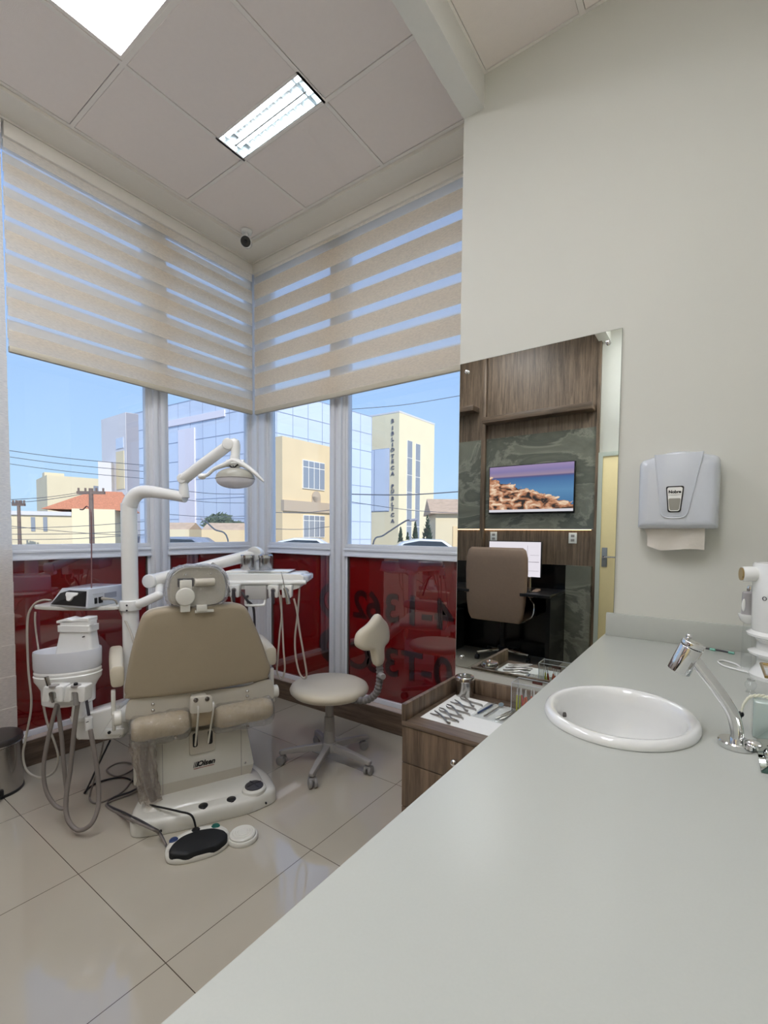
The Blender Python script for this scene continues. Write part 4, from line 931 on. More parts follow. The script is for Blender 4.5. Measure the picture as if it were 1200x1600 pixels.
mb = MB(); mb.lathe([(.009, .070), (.010, .076), (.0085, .085), (.004, .089), (0, .090)], (bx_+.003, by_, CT+.162), 20); build('cap', mb, m_chrome, t)
mb = MB(); mb.sph((bx_-.0115, by_-.0125, CT+.192), .006, (.9, .5, 3.2), 14); build('button_strip', mb, m_white, t)
# white lead on the worktop
mb = MB(); mb.tube([(3.148, -.74, CT+.0035), (3.135, -.70, CT+.0035), (3.105, -.675, CT+.0035), (3.092, -.70, CT+.0035), (3.105, -.745, CT+.0035), (3.14, -.775, CT+.0035), (3.165, -.79, CT+.0035)], .0028, seg=8); o = build('power_lead', mb, m_white); tag(o, 'thin white lead looping on the worktop beside the cradle', 'lead')
# tray with brass edge on a clear stand, glass tumbler
t = thing('cosmetic_tray', 'brass rimmed glass tray on a small clear foot at the right edge', 'tray', (3.245, -1.02, CT))
mb = MB(); mb.b2((3.178, -1.09, CT+.066), (3.30, -.955, CT+.070), .001); build('plate', mb, m_acryl, t)
mb = MB(); mb.tube([(3.178, -.955, CT+.070), (3.178, -1.09, CT+.070), (3.30, -1.09, CT+.070), (3.30, -.955, CT+.070), (3.178, -.955, CT+.070)], .0035, seg=8, smooth=1); build('brass_rim', mb, m_gold, t)
mb = MB(); mb.cyl((3.215, -1.04, CT), (3.215, -1.04, CT+.066), .02, seg=24); mb.cyl((3.27, -1.0, CT), (3.27, -1.0, CT+.066), .02, seg=24); build('foot', mb, m_acryl, t)
t = thing('glass_stopper', 'small cut glass stopper standing clear on the worktop', 'glass', (3.158, -.985, CT))
mb = MB(); mb.lathe([(0, 0), (.011, 0), (.007, .006), (.012, .016), (.013, .022), (.008, .03), (0, .03)], (3.158, -.985, CT), 20); build('body', mb, m_acryl, t)
mb = MB(); mb.lathe([(0, .030), (.008, .030), (.009, .033), (0, .035)], (3.158, -.985, CT), 20); build('cap', mb, m_chrome, t)
# square diffuser bottle, brass collar, twisted cord
t = thing('diffuser_bottle', 'square pale green glass diffuser bottle with brass collar', 'bottle', (3.176, -1.285, CT))
mb = MB(); mb.box((3.176, -1.285, CT+.0365), (.062, .062, .073), Matrix.Rotation(.0, 3, 'Z'), .004, 3); build('body', mb, m_green2, t)
mb = MB(); mb.lathe([(0, .073), (.0125, .073), (.013, .075), (.013, .097), (.0115, .099), (0, .099)], (3.183, -1.285, CT), 28); build('collar', mb, m_gold, t)
t = thing('twisted_cord', 'cream twisted cord with black bead draped from the bottle collar', 'cord', (3.16, -1.285, CT+.074))
zc_ = CT+.080; pts = [(3.196, -1.279, zc_), (3.189, -1.303, zc_), (3.172, -1.301, zc_), (3.156, -1.298, zc_+.0005), (3.140, -1.296, CT+.074), (3.131, -1.296, CT+.058), (3.1275, -1.296, CT+.042)]
def spl(P, m=8):
    P = [Vector(p) for p in P]; o = []
    for i in range(len(P)-1):
        a, b, c, d = P[max(i-1, 0)], P[i], P[i+1], P[min(i+2, len(P)-1)]
        for k in range(m): u = k/m; o.append(.5*((2*b)+(-a+c)*u+(2*a-5*b+4*c-d)*u*u+(-a+3*b-3*c+d)*u**3))
    return o+[P[-1]]
Q = spl(pts, 10)
for s in (0, PI):
    mb = MB(); L = [q+Vector((0, math.cos(i*.75+s), math.sin(i*.75+s)))*.0019 for i, q in enumerate(Q)]; mb.tube(L, .0019, seg=7, smooth=1); build('strand', mb, M('cord_cream', (222, 220, 200), .8) if 'cord_cream' not in bpy.data.materials else bpy.data.materials['cord_cream'], t)
mb = MB(); mb.sph((3.127, -1.296, CT+.036), .0055, (1, 1, 1.15), 12); mb.cyl((3.127, -1.296, CT+.032), (3.126, -1.296, CT+.018), .0025, .0006, seg=8); build('black_bead', mb, m_black, t)
# slanting mirror sheet beside the faucet base
t = thing('mirror_block', 'slanted mirror sheet with thick green glass edge beside the faucet base', 'mirror', (3.17, -1.41, CT))
A_ = [Vector((3.149, y, CT+.0005)) for y in (-1.478, -1.325)]; up_ = Vector((.62, 0, .78)); nn_ = Vector((.78, 0, -.62))
mb = MB(); L_ = .07; mb.loft([[A_[0], A_[0]+up_*L_, A_[0]+up_*L_+nn_*.006+Vector((0, 0, 0)), A_[0]+Vector((.0095, 0, 0))], [A_[1], A_[1]+up_*L_, A_[1]+up_*L_+nn_*.006, A_[1]+Vector((.0095, 0, 0))]]); build('glass_sheet', mb, m_medge, t, smooth=False)
mb = MB(); e_ = -nn_*.0004; mb.quad(A_[0]+e_+Vector((0, .003, .001)), A_[1]+e_+Vector((0, 0, .001)), A_[1]+up_*L_+e_, A_[0]+up_*L_+e_+Vector((0, .003, 0))); build('silver_face', mb, m_mirror, t, smooth=False)

# ================================================================== REAR WALL (seen in the mirror)
W0 = YB+.0015
t = thing('wall_panelling', 'brown oak panelling on the wall behind the camera', 'panelling', (1.04, W0, 0))
mb = MB(); mb.b2((0.02, W0, 2.385), (2.085, W0+.03, 3.42)); mb.b2((.02, W0, 1.0), (2.085, W0+.03, 1.372)); build('board', mb, m_wood, t, smooth=False)
mb = MB(); mb.b2((.868, W0+.03, 1.0), (.918, W0+.075, 3.42), .002); build('pilaster', mb, m_wood, t)
mb = MB(); mb.b2((2.075, W0, 0), (2.10, W0+.05, 3.42)); build('end_board', mb, m_wood, t, smooth=False)
mb = MB(); mb.b2((.02, W0, 1.378), (2.075, W0+.034, 2.384)); build('marble_panel', mb, m_marble, t, smooth=False, label='grey green marble band')
t = thing('led_strip', 'warm glowing light strip under the marble band', 'light strip', (1.05, W0+.02, 1.368))
mb = MB(); mb.b2((.06, W0+.030, 1.362), (2.05, W0+.040, 1.368)); build('diffuser', mb, emis('warm_glow', (255, 205, 150), 5), t, smooth=False)
mb = MB(); mb.b2((.04, W0+.028, 1.368), (2.07, W0+.044, 1.378)); build('channel', mb, m_alu2, t, smooth=False)
mb = MB(); mb.b2((.92, W0+.03, 2.535), (2.06, W0+.18, 2.60), .002); tag(build('wall_shelf', mb, m_woodH), 'long brown floating shelf above the marble panel', 'shelf', 'floating shelves on the rear wall')
mb = MB(); mb.b2((.30, W0+.03, 2.69), (.82, W0+.20, 2.75), .002); tag(build('wall_shelf', mb, m_woodH), 'short brown floating shelf left of the pilaster', 'shelf', 'floating shelves on the rear wall')
# television
def screen_mat(name, strength):
    m = bpy.data.materials.new(name); m.use_nodes = True; t = m.node_tree; t.nodes.clear(); N = t.nodes.new; Lk = t.links.new
    o = N('ShaderNodeOutputMaterial'); e = N('ShaderNodeEmission'); co = N('ShaderNodeTexCoord'); sx = N('ShaderNodeSeparateXYZ'); Lk(co.outputs['Generated'], sx.inputs[0])
    r = N('ShaderNodeValToRGB'); el = r.color_ramp.elements; el[0].position = 0; el[0].color = rgb(60, 96, 140); el[1].position = 1; el[1].color = rgb(150, 130, 170)
    for p_, c_ in ((.45, (90, 130, 170)), (.60, (80, 116, 160)), (.72, (70, 98, 146)), (.755, (86, 84, 126)), (.78, (150, 128, 150)), (.88, (128, 116, 160))): q = el.new(p_); q.color = rgb(*c_)
    Lk(sx.outputs['Z'], r.inputs[0])
    n = N('ShaderNodeTexNoise'); n.inputs['Scale'].default_value = 9; n.inputs['Detail'].default_value = 8; n.inputs['Distortion'].default_value = .8; Lk(co.outputs['Generated'], n.inputs['Vector'])
    rr_ = N('ShaderNodeValToRGB'); k = rr_.color_ramp.elements; k[0].position = .38; k[0].color = rgb(56, 50, 50); k[1].position = .66; k[1].color = rgb(232, 204, 180); q = k.new(.5); q.color = rgb(176, 120, 92); Lk(n.outputs[0], rr_.inputs[0])
    # rocks fill the part below a slanting line; in the panel x runs away from the pilaster
    ma = N('ShaderNodeMath'); ma.operation = 'MULTIPLY_ADD'; ma.inputs[1].default_value = RSL; ma.inputs[2].default_value = RSO; Lk(sx.outputs['X'], ma.inputs[0])
    ad = N('ShaderNodeMath'); ad.operation = 'MULTIPLY_ADD'; ad.inputs[1].default_value = .35; Lk(n.outputs[0], ad.inputs[0]); Lk(ma.outputs[0], ad.inputs[2])
    gt = N('ShaderNodeMath'); gt.operation = 'GREATER_THAN'; Lk(ad.outputs[0], gt.inputs[0]); Lk(sx.outputs['Z'], gt.inputs[1])
    mx = N('ShaderNodeMixRGB'); Lk(gt.outputs[0], mx.inputs[0]); Lk(r.outputs[0], mx.inputs[1]); Lk(rr_.outputs[0], mx.inputs[2])
    lt = N('ShaderNodeMath'); lt.operation = 'LESS_THAN'; lt.inputs[1].default_value = .055; Lk(sx.outputs['Z'], lt.inputs[0])
    m2 = N('ShaderNodeMixRGB'); Lk(lt.outputs[0], m2.inputs[0]); Lk(mx.outputs[0], m2.inputs[1]); m2.inputs[2].default_value = rgb(206, 200, 210)
    Lk(m2.outputs[0], e.inputs[0]); e.inputs[1].default_value = strength; Lk(e.outputs[0], o.inputs[0]); return m
RSL, RSO = -.62, .60
t = thing('television', 'flat television on the marble showing a rocky coast at dusk', 'television', (1.436, W0+.05, 1.54))
mb = MB(); mb.b2((.975, W0+.05, 1.535), (1.895, W0+.085, 2.062), .004); mb.b2((1.25, W0+.034, 1.7), (1.6, W0+.05, 1.9)); build('casing', mb, m_black, t)
mb = MB(); mb.b2((.985, W0+.0845, 1.555), (1.885, W0+.0862, 2.053)); build('screen', mb, screen_mat('coast_picture', 1.1), t, smooth=False)
# sockets
for x, z, lb in ((1.023, 1.285, 'white double socket plate under the left end of the marble'), (1.876, 1.28, 'white socket and switch plate near the wooden end board')):
    t = thing('socket_plate', lb, 'socket', (x, W0+.03, z-.05), 0, 'white socket plates on the rear wall')
    mb = MB(); mb.b2((x-.04, W0+.03, z-.055), (x+.04, W0+.037, z+.055), .003); build('plate', mb, m_white, t)
    for dz in (-.022, .022):
        mb = MB(); mb.b2((x-.018, W0+.0368, z+dz-.013), (x+.018, W0+.0385, z+dz+.013), .0008); build('outlet', mb, m_greyp, t)
# desk with black glass panel and marble leg
t = thing('office_desk', 'black desk with marble side panel under the television', 'desk', (1.2, W0+.3, 0))
mb = MB(); mb.b2((.25, W0+.05, .715), (1.83, W0+.62, .745), .002); build('top', mb, m_black, t)
mb = MB(); mb.b2((.25, W0+.035, 0), (1.83, W0+.05, 1.0)); build('back_panel', mb, M('black_lacquer', (12, 12, 13), .12), t, smooth=False)
mb = MB(); mb.b2((1.832, W0+.035, 0), (2.072, W0+.10, 1.0)); build('marble_panel', mb, m_marble, t, smooth=False)
mb = MB(); mb.b2((.25, W0+.05, 0), (.27, W0+.6, .715)); build('side_panel', mb, m_black, t, smooth=False)
mb = MB(); mb.b2((1.79, W0+.05, 0), (1.83, W0+.6, .715)); build('side_panel', mb, bpy.data.materials['black_lacquer'], t, smooth=False)
t = thing('monitor', 'bright white computer monitor partly behind the brown office chair', 'monitor', (1.37, W0+.28, .745))
mb = MB(); mb.b2((1.075, W0+.27, .865), (1.645, W0+.295, 1.245), .004); build('casing', mb, m_black, t)
mb = MB(); mb.b2((1.085, W0+.2945, .88), (1.635, W0+.2965, 1.236)); s_ = build('screen', mb, emis('monitor_glow', (236, 226, 238), .95), t, smooth=False)
mb = MB(); mb.b2((1.42, W0+.2966, .94), (1.62, W0+.2972, .942)); mb.b2((1.42, W0+.2966, 1.03), (1.62, W0+.2972, 1.034)); mb.b2((1.50, W0+.2966, .95), (1.502, W0+.2972, 1.2)); mb.b2((1.53, W0+.2966, 1.1), (1.62, W0+.2972, 1.102)); build('window_lines', mb, M('screen_line', (150, 140, 160), .5), t, smooth=False)
mb = MB(); mb.b2((1.34, W0+.25, .75), (1.40, W0+.27, .93)); mb.b2((1.27, W0+.2, .745), (1.47, W0+.34, .755), .002); build('stand', mb, m_black, t)
t = thing('computer_tower', 'black computer tower with a tiny blue light under the desk', 'computer', (.62, W0+.3, .0))
mb = MB(); mb.b2((.52, W0+.12, .0), (.72, W0+.55, .45), .006); build('case', mb, m_black, t)
mb = MB(); mb.sph((.62, W0+.551, .38), .006, seg=10); build('power_light', mb, emis('blue_glow', (90, 120, 255), 12), t)
# office chair
ox, oy = 1.275, -3.10
t = thing('office_chair', 'brown leather office chair with its back to the room', 'office chair', (ox, oy, 0))
rings = []
for i, z in enumerate((.44, .50, .62, .78, .95, 1.08, 1.155, 1.18)):
    w_ = (.255, .285, .305, .317, .322, .318, .300, .27)[i]; d_ = (.03, .05, .06, .058, .055, .052, .04, .02)[i]; yc = -2.93+.0*z-(z-.8)*.02
    rings.append([Vector((ox+w_*math.copysign(abs(math.cos(a))**.35, math.cos(a)), yc+d_*math.copysign(abs(math.sin(a))**.6, math.sin(a)) - .0*a, z)) for a in [2*PI*k/32 for k in range(32)]])
mb = MB(); mb.loft(rings); build('backrest', mb, m_leath, t, angle=60)
mb = MB(); mb.box((ox, -3.20, .47), (.52, .50, .10), None, .04, 4); build('seat', mb, m_leath, t)
mb = MB(); mb.cyl((ox, oy-.05, .10), (ox, oy-.05, .43), .028, seg=16); mb.cyl((ox, oy-.05, .07), (ox, oy-.05, .14), .05, seg=16); build('gas_column', mb, m_black, t)
for k in range(5):
    a = PI/2+.9+k*2*PI/5; e_ = Vector((ox+.27*math.cos(a), oy-.05+.27*math.sin(a), .075)); mb = MB(); mb.tube([(ox, oy-.05, .105), e_], [.02, .014], seg=10, smooth=1); g_ = build('base_leg', mb, m_chrome, t)
    mb = MB(); mb.cyl(e_+Vector((-.018, 0, -.05)), e_+Vector((.018, 0, -.05)), .025, seg=16); mb.cyl(e_, e_-Vector((0, 0, .03)), .008, seg=8); build('castor', mb, m_black, g_)
for s in (-1, 1):
    mb = MB(); mb.tube([(ox+s*.25, -3.0, .44), (ox+s*.34, -3.05, .5), (ox+s*.345, -3.08, .62), (ox+s*.33, -3.0, .70), (ox+s*.33, -2.97, .9)], .012, seg=10); ar = build('arm_frame', mb, m_chrome, t)
    mb = MB(); mb.box((ox+s*.34, -3.09, .73), (.06, .25, .035), Matrix.Rotation(-.15, 3, 'X'), .012, 3); build('arm_pad', mb, m_leath, ar)
# door, seen ajar and lit
dr = bpy.data.objects.new('door_1', None); COL.objects.link(dr); dr.location = (2.5, W0, 0); dr['kind'] = 'structure'
mb = MB(); mb.b2((2.14, W0, .0), (2.92, W0+.035, 2.085), .002); build('door_leaf', mb, m_door, dr, kind='structure')
mb = MB(); mb.b2((2.10, W0, 0), (2.14, W0+.045, 2.125)); mb.b2((2.92, W0, 0), (2.96, W0+.045, 2.125)); mb.b2((2.14, W0, 2.085), (2.92, W0+.045, 2.125)); build('door_frame', mb, M('pale_door_frame', (196, 202, 190), .5), dr, smooth=False, kind='structure')
mb = MB(); mb.b2((2.155, W0+.035, 1.0), (2.205, W0+.041, 1.19), .002); build('handle_plate', mb, m_alu2, dr, kind='structure')
mb = MB(); mb.cyl((2.18, W0+.041, 1.10), (2.18, W0+.075, 1.10), .009, seg=14); mb.cyl((2.18, W0+.072, 1.10), (2.29, W0+.072, 1.10), .008, seg=14); build('door_handle', mb, m_chrome, dr, kind='structure')
#__PART4__
# ================================================================== DENTAL CHAIR
A66 = math.radians(66.5)
chair = thing('dental_chair', 'large beige dental chair seen from behind, wrapped in clear plastic', 'dental chair', (1.18, -1.226, 0), A66)
def cb(name, mb, mat, parent=None, **k): # geometry given in the chair's own frame
    return build(name, mb, mat, parent or chair, world=False, **k)
# floor base
def rpoly(pts, r, n=6):
    out = []
    for i in range(len(pts)):
        a, b, d = Vector(pts[i-1]), Vector(pts[i]), Vector(pts[(i+1) % len(pts)]); u = (a-b).normalized()*min(r, (a-b).length*.45); v = (d-b).normalized()*min(r, (d-b).length*.45)
        for k in range(n+1): q = k/n; out.append(tuple((b+u)*(1-q)**2+b*2*q*(1-q)+(b+v)*q*q))
    return out
foot = rpoly([(-.315, -.03), (-.16, -.075), (.18, -.105), (.318, -.07), (.325, .09), (.235, .45), (-.20, .45), (-.26, .22), (-.315, .06)], .05)
rings = []
for z, s in ((0, .985), (.004, 1.0), (.045, 1.0), (.058, .985), (.067, .955), (.070, .90)):
    rings.append([Vector((x*s, .15+(y-.15)*s, z)) for x, y in foot])
mb = MB(); mb.loft(rings)
base = cb('floor_base', mb, m_cream, angle=45)
mb = MB(); mb.loft([[Vector((x*s+.0, .2+(y-.2)*s*.9, z)) for x, y in foot] for z, s in ((.065, .86), (.085, .80), (.10, .66))]); cb('base_hump', mb, m_cream, base, angle=50)
c = (.212, -.030, .068)
mb = MB(); mb.lathe([(.058, 0), (.056, .012), (.050, .018), (.046, .019), (0, .019)], c, 40); k_ = cb('joystick_ring', mb, m_cream, base)
mb = MB(); mb.lathe([(.043, .0195), (.043, .024), (.036, .029), (0, .031)], c, 40)
cb('foot_joystick', mb, m_dgrey, k_)
mb = MB()
for a in (.3, .3+PI/2): mb.box((c[0], c[1], c[2]+.0305), (.075, .003, .002), Matrix.Rotation(a, 3, 'Z'))
cb('joystick_groove', mb, m_black, k_, smooth=False)
mb = MB(); mb.lathe([(.020, 0), (.019, .006), (0, .008)], (.205, .052, .078), 20, 1.2, .8); cb('pedal_button', mb, m_dgrey, base)
for x, y in ((-.024, -.050), (.098, -.060)):
    mb = MB(); mb.lathe([(0, 0), (.021, 0), (.0205, .006), (.016, .009), (0, .009)], (x, y, .068), 28); mb.box((x, y-.02, .071), (.012, .008, .005)); cb('pedal_button', mb, m_black, base)
mb = MB(); cx, cy = -.008, .045
for r0, r1 in ((.034, .040), (.024, .026)):
    for k in range(36):
        a, b = 2*PI*k/36, 2*PI*(k+1)/36; mb.quad((cx+r0*math.cos(a), cy+r0*math.sin(a), .0868+0), (cx+r1*math.cos(a), cy+r1*math.sin(a), .0868), (cx+r1*math.cos(b), cy+r1*math.sin(b), .0868), (cx+r0*math.cos(b), cy+r0*math.sin(b), .0868))
for dy in (-.008, .0, .008): mb.b2((cx-.016, cy+dy-.002, .0866), (cx+.016, cy+dy+.002, .087))
o = cb('round_emblem', mb, m_dgrey, base, smooth=False)
for v in o.data.vertices: v.co.z += 0
for x, y in ((-.20, -.0665), (.252, -.0905)):
    mb = MB(); mb.cyl((x, y-.004, .022), (x, y+.004, .022), .0045, seg=12); cb('screw_hole', mb, m_black, base)
# motor cover
prof = [(-.205, .350), (-.232, .158), (-.212, .086), (.222, .080), (.242, .148), (.205, .350)]
mb = MB(); mb.prism(prof[::-1], .42, ((0, .50, 0), (1, 0, 0), (0, 0, 1)), bev=.006, seg=2)
mc = cb('motor_cover', mb, m_cream)
mb = MB()
for x in (-.178, .178):
    mb.b2((x-.001, .0785, .09), (x+.001, .0815, .34))
cb('cover_seam', mb, m_greyp, mc, smooth=False)
mb = MB(); mb.prism([(-.228, .150), (-.210, .088), (.220, .082), (.238, .140), (.238, .142), (-.228, .152)][::-1], .004, ((0, .083, 0), (1, 0, 0), (0, 0, 1))); cb('lower_panel', mb, m_cream2, mc, smooth=False)
for x, z in ((-.197, .166), (.197, .158)):
    mb = MB(); mb.sph((x, .079, z), .006, (1, .5, 1), 12); cb('cover_screw', mb, m_chrome, mc)
yf = .078
cb('brand_lettering', text_bm('Olsen', .034, (.011, yf, .208), (1, 0, 0), (0, 0, 1), .001, bold=.0012, shear=.25), m_black, mc, smooth=False)
mb = MB()
for k, w_ in enumerate((.002, .0035, .006)):
    x = -.047+k*.0065+(0, 0, .0006)[k]; mb.prism([(x, .196), (x+w_, .196), (x+w_+.006, .222), (x+.006, .222)], .001, ((0, yf, 0), (1, 0, 0), (0, 0, 1)))
cb('brand_bars', mb, m_black, mc, smooth=False)
mb = MB(); mb.b2((-.045, yf-.0005, .188), (.048, yf+.0005, .190)); cb('brand_underline', mb, M('red_line', (150, 60, 56), .5), mc, smooth=False)
# slotted plate with the two lift rods
mb = MB(); mb.prism(rpoly([(-.063, .262), (.053, .262), (.053, .372), (-.063, .372)], .008), .012, ((0, .082, 0), (1, 0, 0), (0, 0, 1)), bev=.003); sp_ = cb('slotted_plate', mb, m_cream2)
for x in (-.038, .030):
    mb = MB(); mb.prism(rpoly([(x-.011, .298), (x+.011, .298), (x+.011, .365), (x-.011, .365)], .0105), .002, ((0, .0705, 0), (1, 0, 0), (0, 0, 1))); cb('slot', mb, m_black, sp_, smooth=False)
for x in (-.036, .022):
    mb = MB(); mb.tube([(x*1.15-.004, -.060, .545), (x*1.1-.004, -.066, .51), (x-.002, .066, .308)], .0048, seg=12, smooth=4); cb('lift_rod', mb, m_cream)
# hinge plate behind the back, bolts
hp_ = rpoly([(-.325, .535), (-.315, .585), (-.27, .603), (-.20, .585), (.20, .565), (.27, .585), (.318, .578), (.330, .545), (.330, .475), (-.325, .50)], .02)
mb = MB(); mb.prism(hp_, .014, ((0, .040, 0), (1, 0, 0), (0, 0, 1)), bev=.003); hg = cb('hinge_plate', mb, m_cream2)
for x, z in ((-.217, .552), (-.217, .525), (.196, .541), (.196, .515)):
    mb = MB(); mb.cyl((x, .027, z), (x, .022, z), .0075, seg=14); mb.sph((x, .022, z), .0062, (1, .6, 1), 12); cb('bolt', mb, m_chrome, hg)
# centre bracket
mb = MB(); mb.prism(rpoly([(-.078, .512), (.016, .505), (.018, .578), (-.076, .588)], .014), .022, ((0, -.048, 0), (1, 0, 0), (0, 0, 1)), bev=.004); mb.b2((-.06, -.055, .52), (0, .03, .57)); br = cb('centre_bracket', mb, m_cream2)
for x, z in ((-.054, .572), (-.006, .569)):
    mb = MB(); mb.cyl((x, -.068, z), (x, -.073, z), .010, seg=20); mb.cyl((x, -.073, z), (x, -.077, z), .006, seg=6); cb('bolt', mb, m_chrome, br)
# seat and leg rest, wrapped seat roll at the back
def cushion(name, secs, mat, parent=None, n=36, px=.45, ang=60):
    """secs: (centre, half width along x, half thickness, tilt) cross sections along the chair"""
    rings = []
    for (cx, cy, cz), hw, ht, tl in secs:
        R_ = Matrix.Rotation(tl, 3, 'X'); r = []
        for k in range(n):
            a = 2*PI*k/n; x = hw*math.copysign(abs(math.cos(a))**px, math.cos(a)); z = ht*math.copysign(abs(math.sin(a))**(px+.25), math.sin(a))
            r.append(Vector((cx, cy, cz))+R_ @ Vector((x, 0, z)))
        rings.append(r)
    mb = MB(); mb.loft(rings); return cb(name, mb, mat, parent, angle=ang)
cushion('seat', [((0, .06, .50), .25, .035, 0), ((0, .10, .50), .28, .050, 0), ((0, .30, .49), .285, .055, 0), ((0, .48, .495), .275, .05, 0), ((0, .54, .495), .25, .03, 0)], m_vinyl)
cushion('leg_rest', [((0, .53, .47), .21, .03, -.6), ((0, .57, .45), .235, .045, -.9), ((0, .72, .32), .22, .045, -.9), ((0, .84, .20), .20, .04, -.9), ((0, .87, .17), .17, .02, -.9)], m_vinyl)
mb = MB(); mb.b2((-.16, .12, .34), (.16, .48, .46), .01); cb('seat_frame', mb, m_cream)
rnd = random.Random(5)
def lumpy_roll(x0, x1, yc, zc, r, seed, amp=.06, n=22, m=40, droop=0.0, taper=.7, slope=0):
    rr_ = random.Random(seed); rings = []; ph = [rr_.random()*6 for _ in range(5)]
    for i in range(n+1):
        u = i/n; x = x0+(x1-x0)*u; e_ = min(u, 1-u)*n; s = 1-(1-taper)*max(0, 1-e_/3.0)**1.5; ring = []
        for k in range(m):
            a = 2*PI*k/m; w_ = 1+amp*(math.sin(3*a+ph[0]+u*7)*.4+math.sin(7*a+ph[1]-u*11)*.25+math.sin(u*23+ph[2]+a)*.3+math.sin(13*a+u*31+ph[3])*.15)
            ring.append(Vector((x, yc+r*.85*s*w_*math.cos(a), zc+slope*(u-.5)+r*s*w_*math.sin(a)-droop*(1 if math.sin(a) < -.3 else 0))))
        rings.append(ring)
    return rings
for x0, x1, s_, zc_ in ((-.312, -.066, 1, .458), (.030, .314, 2, .446)):
    mb = MB(); mb.loft(lumpy_roll(x0+.008, x1-.006, .005, zc_, .053, s_, .05)); u_ = cb('seat_roll', mb, m_vinyl2, angle=80)
    mb = MB(); mb.loft(lumpy_roll(x0, x1, .003, zc_-.005, .064, s_+5, .12, 40, 56, .007)); w_ = cb('clear_cover', mb, m_wrap, u_, angle=80)
mb = MB(); mb.loft(lumpy_roll(-.075, .04, .025, .452, .038, 9, .03)); cb('seat_roll', mb, m_vinyl2, angle=80)
for x, z in ((-.135, .415), (.178, .397)):
    mb = MB(); mb.box((x, -.05, z), (.012, .012, .012), None, .003); cb('cover_stud', mb, m_steel)
# loose plastic hanging at the left
rg = []
rr_ = random.Random(11)
for i in range(15):
    u = i/14; ring = []
    for k in range(28):
        a = 2*PI*k/28; w_ = 1+.25*math.sin(4*a+u*9)+.12*math.sin(9*a-u*15)
        ring.append(Vector((-.265+.035*u+(.042-.006*u)*w_*math.cos(a), .03+.02*u+.03*w_*math.sin(a), .40-.30*u)))
    rg.append(ring)
mb = MB(); mb.loft(rg, caps=False); cb('loose_plastic', mb, pane_mat('amber_wrap', (.80, .75, .70), veil=.16, veilcol=(.62, .56, .5), rough=.1, wrinkle=1, base=.15), angle=80)
mb = MB(); mb.tube([(-.25, .06, .40), (-.255, .05, .30), (-.24, .06, .18), (-.215, .07, .09)], .016, seg=12); cb('supply_hose', mb, m_hose)
# backrest
def backprof():
    pts = [(-.292, .588), (-.322, .612), (-.322, .66), (-.298, .80), (-.262, .93), (-.235, .968), (-.185, .982), (-.10, .986), (.0, .986), (.09, .983), (.140, .980), (.176, .964), (.200, .925), (.256, .80), (.298, .68), (.312, .64), (.302, .600), (.27, .583), (.0, .578)]
    P = [Vector((x, z)) for x, z in pts]; out = []
    N_ = len(P)
    for i in range(N_):
        a, b, c, d = P[i-1], P[i], P[(i+1) % N_], P[(i+2) % N_]
        for k in range(5): u = k/5; out.append(.5*((2*b)+(-a+c)*u+(2*a-5*b+4*c-d)*u*u+(-a+3*b-3*c+d)*u**3))
    return out
BP = backprof(); cz0 = .78
def bring(y, s, dz=0):
    return [Vector((p.x*s+(-.008)*(1-s), y-.10*(p.y-cz0)-.018*((p.x/.3)**2-1)*(-1 if y < .02 else 1)*.6, cz0+(p.y-cz0)*s+dz)) for p in BP]
mb = MB(); mb.loft([bring(-.008, .90), bring(-.006, .955), bring(.002, .985), bring(.014, 1.0), bring(.03, 1.0), bring(.036, .992)]); bs = cb('back_shell', mb, m_khaki, angle=60)
mb = MB(); mb.loft([bring(.036, .985), bring(.045, .99), bring(.075, .985), bring(.095, .95), bring(.10, .86)]); cb('back_cushion', mb, m_vinyl, bs, angle=60)
# head rest with its adjuster, all under film
def hring(y, s, w0=.128, z0=.978, z1=1.168):
    out = []
    for k in range(48):
        a = 2*PI*k/48; x = w0*math.copysign(abs(math.cos(a))**.55, math.cos(a)); zz_ = math.sin(a); z = (z0+z1)/2+(z1-z0)/2*(math.copysign(abs(zz_)**(.75 if zz_ > 0 else .45), zz_))
        if zz_ > 0: x *= 1-.10*zz_
        out.append(Vector((-.033+x*s, y, (z0+z1)/2+(z-(z0+z1)/2)*s)))
    return out
mb = MB(); mb.loft([hring(-.035, .80), hring(-.036, .90), hring(-.026, .94), hring(.0, .96), hring(.02, .95)]); hr = cb('headrest_shell', mb, m_cream2, angle=50)
mb = MB(); mb.loft([hring(.02, .95), hring(.05, .93), hring(.065, .85)]); cb('headrest_cushion', mb, m_vinyl, hr, angle=60)
mb = MB(); rgs = []
for j, (y, s) in enumerate(((-.052, .86), (-.055, .95), (-.044, 1.0), (-.02, 1.03), (.0, 1.04), (.03, 1.03), (.07, .97))):
    r = hring(y, s); rgs.append([v+Vector((.003*math.sin(k*1.9+j*2), .005*math.sin(k*1.1+j*1.3)*(j < 3), .003*math.sin(k*2.7+j))) for k, v in enumerate(r)])
mb.loft(rgs); cb('clear_cover', mb, m_wrap, hr, angle=80)
mb = MB(); mb.tube([v+Vector((0, -.046, 0)) for v in hring(0, 1.0)[:25]], .0065, seg=8, smooth=1); cb('cover_edge', mb, pane_mat('cover_hem', (.8, .82, .84), veil=.25, veilcol=(.8, .8, .84), rough=.08, wrinkle=1, base=.3), hr, angle=80)
mb = MB(); mb.cyl((-.090, -.040, 1.033), (-.090, -.066, 1.033), .040, seg=36, bev=.006); ad = cb('adjuster_knob', mb, m_cream, hr)
mb = MB(); mb.b2((-.112, -.062, 1.06), (-.062, -.038, 1.105), .004); cb('adjuster_bracket', mb, m_cream, hr)
mb = MB(); mb.b2((-.11, -.058, .965), (-.07, -.036, 1.0), .003); cb('adjuster_foot', mb, m_cream, hr)
